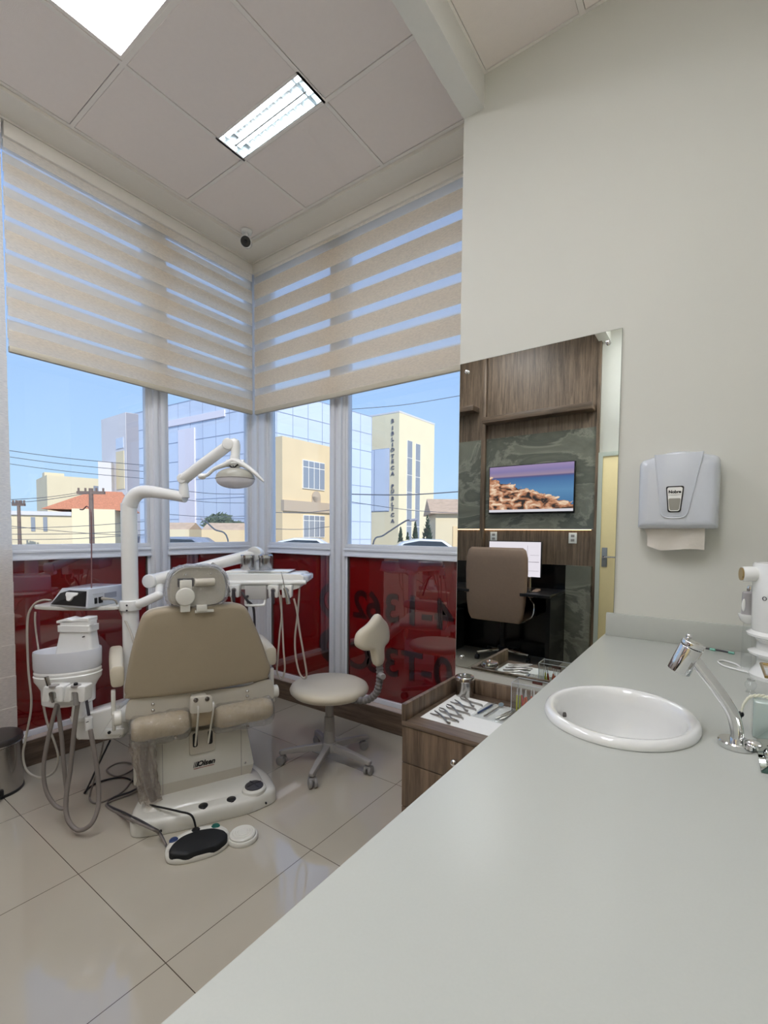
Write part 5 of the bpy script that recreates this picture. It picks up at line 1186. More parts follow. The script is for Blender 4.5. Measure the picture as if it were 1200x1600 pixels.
mb = MB(); mb.b2((-.045, -.06, .962), (.0, -.036, .992), .003); mb.b2((-.05, -.05, .955), (.03, -.03, .968), .002); cb('headrest_clamp', mb, m_cream, hr)
mb = MB(); mb.b2((-.118, -.0405, 1.075), (-.052, -.0375, 1.112), .001); cb('adjuster_recess', mb, m_dgrey, hr, smooth=False)
mb = MB(); mb.cyl((-.05, -.048, 1.092), (.035, -.048, 1.092), .018, seg=24, bev=.004); cb('hinge_barrel', mb, m_cream2, hr)
mb = MB(); mb.b2((-.06, -.012, .90), (-.01, .004, 1.0)); cb('headrest_stem', mb, m_chrome, hr, smooth=False)
for x in (-.085, .02):
    mb = MB(); mb.sph((x, -.040, 1.128), .004, seg=10); cb('headrest_screw', mb, m_chrome, hr)
# armrests with side links
for s, xo in ((-1, -.010), (1, .0)):
    x = s*.352+xo; secs = []
    for y, hw, ht, dz in ((.10, .018, .034, .672), (.105, .027, .046, .674), (.20, .030, .050, .684), (.34, .032, .046, .695), (.46, .030, .036, .70), (.49, .02, .02, .70)):
        secs.append([Vector((x-s*.012+hw*math.copysign(abs(math.cos(a))**.5, math.cos(a)), y, dz+ht*math.copysign(abs(math.sin(a))**.6, math.sin(a)))) for a in [2*PI*k/28 for k in range(28)]])
    mb = MB(); mb.loft(secs); ar = cb('armrest', mb, m_vinyl, angle=60)
    mb = MB(); mb.b2((x-.014, .11, .50), (x+.004, .145, .61), .004); mb.b2((x-.012, .08, .44), (x+.002, .16, .52), .006); cb('arm_link', mb, m_cream, ar)
    mb = MB(); mb.cyl((x-s*.025, .06, .505), (x+s*.006, .06, .505), .032, seg=28, bev=.005); cb('side_knob', mb, m_cream, ar)

# ================================================================== CUSPIDOR AND UNIT COLUMN
UD = 2.10
unit = thing('dental_unit', 'white spittoon unit with frosted bowl standing left of the dental chair', 'dental unit', at(106, 1100, UD)*1.0)
uo = Vector((unit.location.x, unit.location.y, 0)); unit.location = uo
def hz(v): return Vector((v.x, v.y, 0)).normalized()
RX, FY = hz(_R), Vector((-hz(_R).y, hz(_R).x, 0))      # sideways / away, as seen from the worktop
ang = math.atan2(RX.y, RX.x); RZ = Matrix.Rotation(ang, 3, 'Z')
unit.rotation_euler = (0, 0, ang)
def UP(px, py, d=UD): # local unit coordinates of a seen point
    return wmat(unit).inverted() @ at(px, py, d)
def ub(name, mb, mat, parent=None, **k): return build(name, mb, mat, parent or unit, world=False, **k)
c0 = UP(106, 1040); W_ = .155
zr0 = UP(106, 1062).z; zr1 = UP(106, 1048).z; zr2 = UP(106, 1020).z
def oval(prof, cx, cy, n=56, sy=.62, tilt=.0):
    rings = []
    for r, z in prof: rings.append([Vector((cx+r*math.cos(2*PI*k/n), cy+r*sy*math.sin(2*PI*k/n), z+tilt*math.cos(2*PI*k/n)*r)) for k in range(n)])
    return rings
cx, cy = UP(106, 1040, UD+.07).x, c0.y+.07; T_ = .06
mb = MB(); mb.loft(oval([(.100, zr0-.135), (.118, zr0-.125), (.120, zr0-.06), (.134, zr0-.035), (.148, zr0-.015), (.150, zr0+.004), (.152, zr0+.008), (.146, zr0+.012), (.146, zr0+.016), (.149, zr0+.020), (.149, zr0+.026), (.145, zr0+.031), (.120, zr0+.031)], cx, cy, tilt=T_)); ub_ = ub('bowl_housing', mb, m_white, angle=40)
mb = MB(); mb.loft(oval([(.146, zr0+.032), (.150, zr0+.045), (.151, zr2-.004), (.1495, zr2), (.147, zr2-.003), (.145, zr0+.05), (.12, zr0+.036), (.02, zr0+.033)], cx, cy, tilt=T_), caps=False); ub('frosted_bowl', mb, M('frosted_glass', (214, 216, 222), .25, coat=.6), angle=40)
zt = UP(121, 992).z; zs = zr0+.04
def quadring(x0, x1, y0, y1, z, tl=0): return [Vector((x, y, z)) for x, y in rpoly([(x0, y0), (x1, y0), (x1, y1), (x0, y1)], .015, 4)]
xs0, xs1 = UP(85, 1018, UD+.07).x, UP(149, 1018, UD+.07).x; xt0, xt1 = UP(93, 985, UD+.07).x, UP(144, 985, UD+.07).x
mb = MB(); mb.loft([quadring(xs0, xs1, cy-.02, cy+.06, zs), quadring(xt0+.004, xt1-.004, cy-.005, cy+.06, zt), quadring(xt0-.002, xt1+.002, cy-.012, cy+.065, zt+.001), quadring(xt0-.002, xt1+.002, cy-.012, cy+.065, zt+.030)]); hd = ub('filler_head', mb, m_white, angle=35)
mb = MB(); mb.loft([quadring(xt0+.006, xt1-.004, cy-.008, cy+.06, zt+.028), quadring(xt0+.008, xt1-.004, cy-.008, cy+.06, zt+.052)]); 
mb.prism([(0, 0), (.045, .012), (.075, .004), (.105, .014), (.150, .014), (.150, -.006), (0, -.012)][::-1], .07, ((xt0-.004, cy+.062, zt+.052), (1, 0, 0), (0, 0, 1)), bev=.002)
hc = ub('paper_cup_tray', mb, m_white, hd, angle=35)
mb = MB(); mb.tube([(xt1-.004, cy-.006, zt+.030), (xt1+.012, cy-.01, zt+.036), (xt1+.020, cy-.01, zt+.040)], .0022, seg=8); ub('filler_spout', mb, m_chrome, hd)
mb = MB(); mb.cyl((UP(119, 1000).x, cy-.02, zt-.02), (UP(119, 1000).x, cy+.0, zt-.02), .0028, seg=10); ub('head_screw', mb, m_black, hd)
# instrument holders
for px_, col_, lean, nm in ((88, m_steel, -.10, 0), (122, m_black, .0, 1)):
    hcx = UP(px_, 1082, UD-.06); w_ = .048
    mb = MB(); mb.prism(rpoly([(-w_, -.035), (-w_*.35, -.035), (-w_*.3, .01), (w_*.3, .01), (w_*.35, -.035), (w_*.9, -.035), (w_, .036), (-w_*.8, .036)], .008, 3), .055, ((hcx.x, hcx.y+.03, hcx.z), (1, 0, 0), (0, 0, 1)), bev=.004); h = ub('instrument_holder', mb, m_white)
    mb = MB(); mb.cyl((hcx.x, hcx.y-.012, hcx.z+.038), (hcx.x, hcx.y-.012, hcx.z+.030), .020, seg=24); ub('holder_socket', mb, m_greyp, h)
    mb = MB(); x, y, z = hcx.x+lean*.1, hcx.y-.014, hcx.z
    if nm == 0: mb.tube([(x-.022, y, z+.075), (x-.014, y, z+.045), (x-.004, y, z), (x+.006, y, z-.04)], [.009, .009, .010, .006], seg=14, smooth=4); ub('suction_handpiece', mb, m_steel, h)
    else:
        mb.tube([(x, y, z+.045), (x, y, z+.02)], .0085, seg=14, smooth=1); mb.sph((x, y, z+.045), .0085, (1, 1, .6), 14); ub('suction_tip', mb, m_black, h)
        mb = MB(); mb.cyl((x, y, z+.02), (x, y, z-.05), .009, .011, seg=18); ub('suction_handpiece', mb, m_greyp, h)
# tapering column below the bowl and side housing reaching to the chair
a_, b_ = UP(124, 1085, UD+.04), UP(124, 1125, UD+.04)
mb = MB(); mb.cyl((a_.x, a_.y, a_.z), (b_.x, b_.y, b_.z), .024, .034, seg=28); mb.cyl((b_.x, b_.y, b_.z+.02), (b_.x, b_.y, b_.z+.012), .036, seg=28); ub('bowl_column', mb, m_white)
mb = MB(); p_ = UP(138, 1075, UD+.09); q_ = UP(141, 1120, UD+.09); mb.cyl((p_.x, p_.y, p_.z), (q_.x, q_.y, q_.z), .013, seg=18); ub('side_post', mb, m_white)
C4 = [UP(112, 1124, UD+.02), UP(145, 1113, UD+.03), UP(196, 1096, UD+.06), UP(196, 1150, UD+.06), UP(160, 1156, UD+.04), UP(115, 1159, UD+.02)]
y0_ = C4[0].y-.0
mb = MB(); mb.prism(rpoly([(p.x, p.z) for p in C4][::-1], .014), .13, ((0, y0_+.14, 0), (1, 0, 0), (0, 0, 1)), bev=.010, seg=3); hb_ = ub('side_housing', mb, m_white, angle=50)
p_ = UP(191, 1115, UD+.05); mb = MB(); mb.cyl((p_.x-.022, y0_+.04, p_.z), (p_.x+.035, y0_+.04, p_.z), .042, seg=32, bev=.006); ub('pivot_disc', mb, m_white, hb_)
p_ = UP(185, 1140, UD+.05); mb = MB(); mb.b2((p_.x-.045, y0_-.004, p_.z-.012), (p_.x+.04, y0_+.012, p_.z+.016), .005); ub('tap_recess', mb, m_white, hb_)
mb = MB(); mb.cyl((p_.x-.022, y0_-.010, p_.z+.001), (p_.x-.022, y0_, p_.z+.001), .007, seg=16); ub('tap_knob', mb, m_black, hb_)
# the housing's own floor support, hidden behind the chair
p_ = UP(232, 1140, UD+.20); mb = MB(); mb.b2((UP(190, 1140, UD+.2).x, y0_+.06, C4[3].z-.005), (p_.x+.02, y0_+.12, C4[3].z+.06), .01); mb.b2((p_.x-.02, y0_+.06, .105), (p_.x+.02, y0_+.12, C4[3].z+.03), .01); ub('support_leg', mb, m_cream)
# clear bulb filter hanging on a hose
p_ = UP(139, 1130, UD-.03)
mb = MB(); mb.cyl((p_.x, p_.y, p_.z-.03), (p_.x, p_.y, p_.z+.028), .0155, seg=20, bev=.004); ft = ub('hose_filter', mb, m_white)
mb = MB(); mb.box((p_.x+.003, p_.y-.0157, p_.z+.012), (.012, .002, .003), Matrix.Rotation(-.4, 3, 'Y')); ub('filter_mark', mb, m_black, ft, smooth=False)
def hose(name, pts, r, mat, parent=None, **k):
    mb = MB(); mb.tube(pts, r, seg=12, smooth=8); return build(name, mb, mat, parent, **k)
D0 = UD-.06
# two grey suction hoses, loops hanging to just above the floor
hose('suction_hose', [at(89, 1100, D0), at(84, 1118, D0), at(74, 1160, D0), at(68, 1200, D0), at(72, 1235, D0), at(86, 1258, D0), at(101, 1262, D0), at(104, 1240, D0+.02), at(100, 1200, D0+.02), at(96, 1150, D0+.02), at(90, 1102, D0+.02)], .0085, m_hose, unit)
hose('suction_hose', [at(122, 1095, D0), at(116, 1140, D0), at(110, 1200, D0), at(103, 1250, D0-.02), at(106, 1280, D0-.04), at(122, 1297, D0-.05), at(142, 1288, D0-.05), at(153, 1262, D0-.02), at(154, 1230, D0), at(150, 1190, D0), at(141, 1140, D0)], .0095, m_hose, unit)
hose('suction_hose', [at(139, 1118, D0), at(136, 1100, D0), at(133, 1082, D0+.02), at(131, 1070, D0+.06)], .006, m_dgrey, unit)
# ------------------------------------------------------------------ post, shelf and lamp
PD = 2.41
pc = Vector((.600, -1.280, 0))
post = thing('unit_post', 'white enamelled post bending over into the lamp arm', 'post', pc)
def bp(name, mb, mat, parent=None, **k): return build(name, mb, mat, parent or post, **k)
mb = MB(); mb.tube([(pc.x, pc.y, .40), (pc.x, pc.y, .6), (pc.x, pc.y, 1.38), (pc.x+.004, pc.y+.003, 1.45), (pc.x+.035, pc.y+.018, 1.502), (pc.x+.09, pc.y+.045, 1.520), (pc.x+.20, pc.y+.085, 1.507), (.905, -1.150, 1.487)], [.040, .040, .038, .038, .036, .032, .027, .026], seg=28, smooth=8); po = bp('column', mb, m_white, angle=60)
mb = MB(); mb.cyl((pc.x, pc.y, .905), (pc.x, pc.y, .958), .052, seg=32, bev=.006); cl = bp('collar', mb, m_white)
for px_, py_ in ((198, 946), (198, 954)):
    q = at(px_, py_, PD-.056); mb = MB(); mb.sph(q, .005, seg=10); bp('screw', mb, m_dgrey, cl)
mb = MB(); mb.tube([(pc.x, pc.y, .43), (pc.x+.06, pc.y+.05, .41), (.80, -1.16, .40), (1.0, -1.05, .40)], .03, seg=16); bp('post_bracket', mb, m_cream)
# lamp
lamp = thing('operating_light', 'white dental operating light with curved reflector on a jointed arm', 'lamp', (.905, -1.150, 1.49))
a0 = Vector((.898, -1.152, 1.510)); a1 = Vector((.896, -1.153, 1.580)); a2 = Vector((1.160, -1.074, 1.735)); a3 = Vector((1.182, -1.065, 1.745)); a4 = Vector((1.190, -1.062, 1.640))
mb = MB(); mb.cyl(a0-Vector((0, 0, .024)), a1-Vector((0, 0, .012)), .026, .020, seg=24, bev=.002); build('swivel', mb, m_white, lamp)
mb = MB(); mb.tube([a1-Vector((.004, 0, .006)), a1.lerp(a2, .1), a1.lerp(a2, .85), a2], [.026, .028, .026, .024], seg=24, smooth=4); am = build('spring_arm', mb, m_white, lamp)
mb = MB(); mb.cyl(a2+FY*-.028, a2+FY*.028, .027, seg=28, bev=.004); build('arm_joint', mb, m_white, am)
mb = MB(); mb.cyl(a1-FY*.026, a1+FY*.026, .024, seg=28, bev=.004); build('arm_joint', mb, m_white, am)
mb = MB(); mb.tube([a2, a3+Vector((.006, .004, -.004)), a4+Vector((0, 0, .05)), a4], [.020, .022, .021, .021], seg=20, smooth=5); build('drop_arm', mb, m_white, lamp)
mb = MB(); mb.cyl(a4-RX*.042+Vector((0, 0, .005)), a4+RX*.042+Vector((0, 0, .005)), .018, seg=24, bev=.003); mb.sph(a4-FY*.01, .028, (1, 1, 1), 20); yk = build('head_joint', mb, m_white, lamp)
mb = MB(); mb.tube([a4-FY*.032+RX*(-.018)+Vector((0, 0, -.010)), a4-FY*.034+Vector((0, 0, -.020)), a4-FY*.032+RX*.022+Vector((0, 0, -.004))], .0035, seg=8); mb.tube([a4-FY*.034+Vector((0, 0, -.02)), a4-FY*.036+Vector((0, 0, .012))], .0022, seg=6, smooth=1); build('joint_slot', mb, m_black, yk)
hc_ = at(367, 745, 2.20)
def LH(u, v, w): return hc_+RX*u+FY*v+Vector((0, 0, w))
# bridge with two swept handles
mb = MB(); br_ = [(-.158, -.02, -.004), (-.148, -.02, .002), (-.125, -.015, .006), (-.095, -.01, .034), (-.055, -.005, .052), (-.022, 0, .066), (0, 0, .074), (.022, 0, .066), (.06, -.005, .046), (.10, -.01, .016), (.135, -.015, -.016), (.143, -.015, -.024)]
mb.tube([LH(*p) for p in br_], [.008, .010, .008, .008, .011, .016, .018, .015, .011, .010, .006, .003], seg=16, smooth=5, flat=1.5); hdl = build('handle_bridge', mb, m_white, lamp, angle=60)
mb = MB(); mb.sph(LH(-.148, -.02, -.002), .018, (1.2, 1, .8), 16); build('handle_grip', mb, m_white, hdl)
mb = MB(); mb.cyl(LH(0, 0, .06), LH(0, 0, .10), .026, .020, seg=24); build('neck', mb, m_white, hdl)
# reflector: shallow dish opening towards the patient, with clear shield
def lens(h, zc, bow=0.0):
    rg = []
    for j in range(9):
        ph = j/8*PI/2; r = []
        for k in range(40):
            a = 2*PI*k/40; x = .092*math.cos(a)*math.cos(ph); y = .060*math.sin(a)*math.cos(ph)
            r.append(LH(x, y+.005, zc+h*math.sin(ph)**.9+bow*(x/.092)**2))
        rg.append(r)
    mb = MB(); mb.loft(rg, caps=False); bmesh.ops.remove_doubles(mb.bm, verts=mb.bm.verts, dist=1e-5); return mb
o = build('reflector_shell', lens(.048, -.004, -.004), M('lamp_shell', (172, 170, 158), .35, coat=.3), lamp, angle=60)
o = build('clear_shield', lens(-.050, -.006, -.004), M('lamp_shield', (232, 230, 236), .15, coat=.6, alpha=.86), lamp, angle=60)
mb = MB(); mb.tube([LH(.0925*math.cos(2*PI*k/40), .0605*math.sin(2*PI*k/40)+.005, -.005-.004*math.cos(2*PI*k/40)**2) for k in range(41)], .0022, seg=8, smooth=1); build('shield_rim', mb, m_greyp, lamp)
mb = MB(); mb.cyl(LH(0, -.02, .005), LH(0, -.02, -.030), .016, .012, seg=18); build('bulb_cap', mb, m_greyp, lamp)
# shelf plate on the post with the scaler unit
sz = .930
tl_, tr_, td = at(50, 950, 2.40), at(190, 950, 2.33), .0
P0, P1 = Vector((tl_.x, tl_.y, 0)), Vector((pc.x-.035, pc.y-.03, 0))
shf = thing('side_shelf', 'rounded white shelf plate clamped to the post', 'shelf', (.40, -1.42, sz-.02))
u_ = (P1-P0).normalized(); v_ = Vector((-u_.y, u_.x, 0)); L_ = (P1-P0).length
poly = [(-.0, -.0), (.10, -.035), (.25, -.05), (.40, -.03), (L_-.01, -.02), (L_-.01, .03), (L_-.06, .20), (.06, .22), (.0, .16)]
mb = MB(); mb.prism(rpoly(poly, .03), .02, ((P0.x, P0.y, sz-.022), u_, v_), bev=.006); build('plate', mb, m_cream, shf)
mb = MB(); mb.prism(rpoly([(.11, .0), (.15, -.008), (.16, .012), (.12, .018)], .006), .002, ((P0.x, P0.y, sz-.0025), u_, v_)); build('plate_recess', mb, m_greyp, shf)
cur = thing('scaler_unit', 'white ultrasonic scaler box with slanted black front on the shelf', 'device', (.40, -1.40, sz))
B0 = at(137, 946, 2.30); B0.z = sz-.002; A1 = at(78, 945, 2.38); A1.z = B0.z; A2 = at(187, 944, 2.52); A2.z = B0.z
fu = (B0-A1).normalized(); fl_ = (B0-A1).length; bk = Vector((-fu.y, fu.x, 0)); su = (A2-B0); dpt = .26
bk = (A2-B0).normalized(); hh = .098; Z = Vector((0, 0, 1))
top_in = .048
b = [A1, B0, B0+bk*dpt, A1+bk*dpt]
tp_ = [A1+fu*.052+Z*(hh-.006)+bk*.03, B0+Z*(hh)+bk*.008, B0+bk*dpt+Z*hh, A1+bk*dpt+Z*(hh-.006)+fu*.03]
md_ = [A1+Z*.012, B0+Z*.012, B0+bk*dpt+Z*.012, A1+bk*dpt+Z*.012]
mb = MB(); mb.loft([b, md_, tp_]); bmesh.ops.bevel(mb.bm, geom=mb.bm.edges[:], offset=.004, segments=3, profile=.5, affect='EDGES'); cs = build('case', mb, m_dispw, cur, angle=40)
f0, f1, f2, f3 = A1+fu*.012+Z*.010, B0-fu*.012+Z*.010, tp_[1]-fu*.012-Z*.012, tp_[0]+fu*.014-Z*.010
nf = (f1-f0).cross(f3-f0).normalized(); nf = nf if nf.dot(CAMP-f0) > 0 else -nf
mb = MB(); mb.loft([[p+nf*.001 for p in (f0, f1, f2, f3)], [p+nf*.0045 for p in (f0, f1, f2, f3)]]); build('black_panel', mb, m_black, cs, smooth=False)
m0 = f0.lerp(f1, .52).lerp(f3.lerp(f2, .48), .62)+nf*.006
fz = (f3-f0).normalized(); fz = (fz-fu*fz.dot(fu)).normalized()
mb = MB(); mb.prism(rpoly([(-.034, .018), (.048, .018), (.05, .006), (.022, -.004), (.008, -.028), (-.012, -.028), (-.024, -.006), (-.034, .002)], .008), .010, (m0, fu, fz), bev=.002); build('control_knob', mb, m_white, cs)
def SP(u, z, off=.001): # point on the right hand side face
    nrm = Vector((bk.y, -bk.x, 0)); nrm = nrm if nrm.dot(CAMP-B0) > 0 else -nrm
    return B0+bk*u+Z*z+nrm*off
nrm = Vector((bk.y, -bk.x, 0)); nrm = nrm if nrm.dot(CAMP-B0) > 0 else -nrm
RB = Matrix((bk, nrm, Z)).transposed()
mb = MB(); mb.box(SP(.052, .034), (.016, .006, .030), RB, .001); build('power_switch', mb, m_black, cs)
mb = MB(); mb.box(SP(.084, .034), (.026, .006, .032), RB, .001); build('inlet_socket', mb, m_black, cs)
mb = MB(); mb.box(SP(.155, .050), (.085, .002, .030), RB); o = build('rating_label', mb, M('silver_label', (168, 172, 182), .5, noise=.35, nscale=300), cs, smooth=False)
mb = MB(); mb.box(SP(.07, .070), (.07, .003, .005), RB, .001); build('side_rib', mb, m_dispw, cs)
mb = MB(); q0 = SP(.088, .040, .006); mb.tube([q0, q0+nrm*.02, q0+nrm*.03+bk*.01-Z*.002, q0+nrm*.04+bk*.045-Z*.015, q0+nrm*.035+bk*.075-Z*.06, at(203, 985, 2.33), at(209, 1004, 2.30), at(214, 1014, 2.26)], [.008, .008, .0055, .0055, .0055, .0055, .0055, .0055], seg=10, smooth=6); build('mains_lead', mb, m_hosel, cur)
# thin rod with hook on the box
mb = MB(); rb = at(143, 924, 2.36); rb.z = sz+hh-.004; mb.tube([rb, at(143, 850, 2.36), at(142.5, 806, 2.36), at(141, 798, 2.36), at(136, 791, 2.36), at(130, 796, 2.36), at(125, 796, 2.36)], .0032, seg=8, smooth=6)
rd = build('handpiece_rod', mb, M('copper_rod', (136, 104, 104), .4, metal=.5), cur)
# pale leads hanging from the shelf's left end
hose('scaler_hose', [at(80, 938, 2.33), at(66, 938, 2.33), at(52, 946, 2.34), at(43, 970, 2.34), at(44, 1040, 2.34), at(49, 1100, 2.34), at(41, 1150, 2.34), at(36, 1180, 2.34), at(43, 1205, 2.34), at(64, 1215, 2.34), at(84, 1206, 2.34), at(91, 1185, 2.34), at(86, 1162, 2.34), at(74, 1130, 2.34), at(67, 1096, 2.33), at(65, 1070, 2.31)], .0052, m_hosel, cur)
hose('scaler_hose', [at(55, 956, 2.38), at(55, 975, 2.38), at(58, 1000, 2.38), at(61, 1022, 2.36)], .0045, m_hosel, cur)
# ------------------------------------------------------------------ delivery arm and instrument table
E1 = Vector((.604, -1.165, 1.050)); E2 = Vector((.888, -.705, 1.190))
tab = thing('instrument_table', 'white instrument tray table on a thick arm behind the dental chair', 'instrument table', (1.03, -.74, .98))
mb = MB(); mb.tube([(pc.x+.02, pc.y+.02, .935), at(222, 942, 2.40), at(248, 930, 2.42)], .024, seg=20, smooth=3); mb.sph(at(248, 930, 2.42), .024, seg=16); mb.tube([at(248, 930, 2.42), E1+Vector((.02, .03, -.03))], .022, seg=16, smooth=1); build('lower_arm', mb, m_white, tab)
mb = MB(); mb.tube([E1, E1.lerp(E2, .5), E2], [.034, .032, .034], seg=28, smooth=4); up = build('main_arm', mb, m_white, tab, angle=60)
mb = MB(); mb.cyl(E1-FY*.036-RX*.004, E1+FY*.02, .037, seg=32, bev=.004); build('arm_end_cap', mb, m_white, up)
mb = MB(); mb.cyl(E2-FY*.036, E2+FY*.03, .042, seg=32, bev=.004); build('arm_end_cap', mb, m_white, up)
mb = MB(); mb.tube([E2, E2+Vector((.01, .0, -.06)), E2+Vector((.05, -.01, -.14))], .02, seg=16); build('tray_stem', mb, m_white, tab)
tc_ = at(418, 905, 2.60)
def TT(u, v, w): return tc_+RX*u+FY*v+Z*w
RT = Matrix((RX, FY, Z)).transposed()
def trprism(poly, v0, v1, bev=.004):   # outline in (u,w), from depth v0 to v1
    mb = MB(); mb.prism(poly[::-1], v1-v0, (TT(0, v1, 0), RX, Z), bev=bev); return mb
mb = trprism([(-.245, .038), (.20, .040), (.222, .026), (.222, -.004), (.205, -.012), (.20, -.036), (.165, -.048), (-.20, -.048), (-.235, -.01)], -.10, .12, .006); bt = build('tray_body', mb, m_white, tab, angle=40)
mb = trprism([(-.238, .0385), (.12, .0405), (.14, .050), (-.21, .050)], -.06, .11, .003); build('tray_top', mb, m_white, bt)
mb = MB(); mb.box(TT(-.03, -.02, .0513), (.13, .11, .003), RT, .001); lp_ = build('display_panel', mb, m_dispw, bt)
mb = MB(); mb.box(TT(-.03, -.055, .0532), (.05, .012, .0008), RT); build('panel_mark', mb, m_dgrey, lp_, smooth=False)
mb = MB(); mb.box(TT(.215, .01, .012), (.055, .18, .04), RT, .012, 3); build('side_grip', mb, m_dispw, bt)
mb = MB(); mb.b2((0, 0, 0), (0, 0, 0)); mb.bm.clear(); mb.cyl(TT(-.24, -.104, -.012), TT(.235, -.104, -.004), .012, seg=16, bev=.003); build('front_bar', mb, m_white, bt)
mb = MB(); mb.box(TT(-.035, -.085, -.062), (.115, .06, .075), RT, .004); cbx = build('control_box', mb, M('pale_grey_plastic', (190, 188, 184), .35), tab)
mb = MB(); mb.cyl(TT(-.078, -.114, -.082), TT(-.078, -.122, -.082), .007, seg=16); build('box_knob', mb, m_dgrey, cbx)
mb = MB(); mb.tube([TT(-.09, -.10, -.09), TT(-.09, -.11, -.118), TT(-.078, -.115, -.130), TT(.0, -.115, -.128), TT(.012, -.11, -.118), TT(.014, -.10, -.09)], .0075, seg=12, smooth=5); build('pull_handle', mb, m_white, tab)
for i, px_ in enumerate((361, 378, 436, 456)):
    u = (at(px_, 925, 2.60)-tc_).dot(RX); 
    mb = MB(); mb.prism(rpoly([(-.024, -.085), (-.008, -.085), (-.006, -.055), (.006, -.055), (.008, -.085), (.024, -.085), (.028, -.018), (-.028, -.018)], .006, 3), .045, (TT(u, -.095, 0), RX, Z), bev=.003); h = build('instrument_holder', mb, m_white, tab)
    mb = MB(); mb.cyl(TT(u, -.142, -.045), TT(u, -.136, -.045), .013, seg=20); build('holder_socket', mb, m_greyp, h)
    mb = MB()
    if i == 3:
        mb.tube([TT(u+.012, -.15, -.115), TT(u+.002, -.15, -.06), TT(u-.008, -.15, -.03)], [.013, .011, .009], seg=14, smooth=4); build('handpiece', mb, m_steel, h)
        mb = MB(); mb.tube([TT(u-.008, -.15, -.03), TT(u-.020, -.15, .03), TT(u-.026, -.15, .055)], [.003, .002, .0012], seg=8, smooth=3); build('probe_tip', mb, m_steel, h)
    else:
        mb.tube([TT(u, -.145, -.04), TT(u, -.147, -.075), TT(u+.004, -.147, -.115)], [.008, .009, .006], seg=14, smooth=4); build('handpiece', mb, m_dgrey, h)
HD = 2.47
hose('handpiece_hose', [at(436, 925, HD), at(440, 960, HD), at(437, 990, HD), at(434, 1030, HD), at(433, 1050, HD), at(440, 1061, HD), at(445, 1045, HD), at(443, 1015, HD), at(441, 970, HD+.03), at(439, 930, HD+.06)], .0048, m_hosel, tab)
hose('handpiece_hose', [at(459, 935, HD), at(464, 955, HD), at(468, 985, HD), at(474, 1020, HD), at(479, 1052, HD+.02), at(476, 1060, HD+.05), at(468, 1052, HD+.06), at(462, 1025, HD+.06), at(461, 995, HD+.06), at(465, 960, HD+.06), at(468, 918, HD+.08)], .0052, m_hosel, tab)
hose('handpiece_hose', [at(361, 925, HD), at(363, 945, HD), at(366, 965, HD+.05), at(372, 990, HD+.10)], .0045, m_hosel, tab)
hose('handpiece_hose', [at(378, 925, HD), at(386, 938, HD), at(396, 950, HD+.05), at(398, 985, HD+.1)], .0065, m_dgrey, tab)
hose('handpiece_hose', [at(331, 880, 2.35), at(343, 890, 2.36), at(352, 905, 2.40), at(358, 925, 2.44)], .008, m_greyp, tab)
for (px_, lb) in ((387, 'left of the two polished steel cups on the tray table'), (415, 'right of the two polished steel cups on the tray table')):
    q = at(px_, 889, 2.64); q.z = TT(0, 0, .0505).z+.0005
    t = thing('steel_cup', lb, 'cup', q, 0, 'steel cups on the tray table')
    mb = MB(); mb.lathe([(0, 0), (.035, 0), (.037, .004), (.037, .078), (.0345, .080), (.0345, .006), (0, .005)], q, 40, caps=False); b_ = build('body', mb, m_steel, t)
    mb = MB(); mb.lathe([(.037, .066), (.041, .068), (.041, .082), (.037, .084), (.034, .082), (.034, .07)], q, 40, caps=False); build('rim', mb, m_chrome, t)

# ================================================================== STOOL
sx_, sy_ = 1.312, -.530
stool = thing('dental_stool', 'cream swivel stool on a grey five star base with castors', 'stool', (sx_, sy_, 0))
rg = []
ct_ = .402
for r, z in ((.05, -.006), (.17, -.004), (.205, .004), (.222, .020), (.226, .034), (.218, .050), (.195, .062), (.15, .068), (.08, .069), (.01, .069)):
    rg.append([Vector((sx_+r*math.cos(2*PI*k/56)*1.0, sy_+r*math.sin(2*PI*k/56)*.97, ct_+z)) for k in range(56)])
mb = MB(); mb.loft(rg); build('seat', mb, m_vinyl, stool, angle=80)
mb = MB(); mb.cyl((sx_, sy_, .385), (sx_, sy_, .398), .10, seg=28); build('seat_plate', mb, m_black, stool)
mb = MB(); mb.cyl((sx_, sy_, .20), (sx_, sy_, .388), .023, seg=24); mb.cyl((sx_, sy_, .19), (sx_, sy_, .275), .031, .028, seg=24, bev=.003); mb.cyl((sx_, sy_, .09), (sx_, sy_, .19), .034, .031, seg=24); build('gas_column', mb, m_greyp, stool)
mb = MB(); mb.cyl((sx_, sy_, .075), (sx_, sy_, .125), .052, .038, seg=28, bev=.006); hub = build('hub', mb, m_greyp, stool)
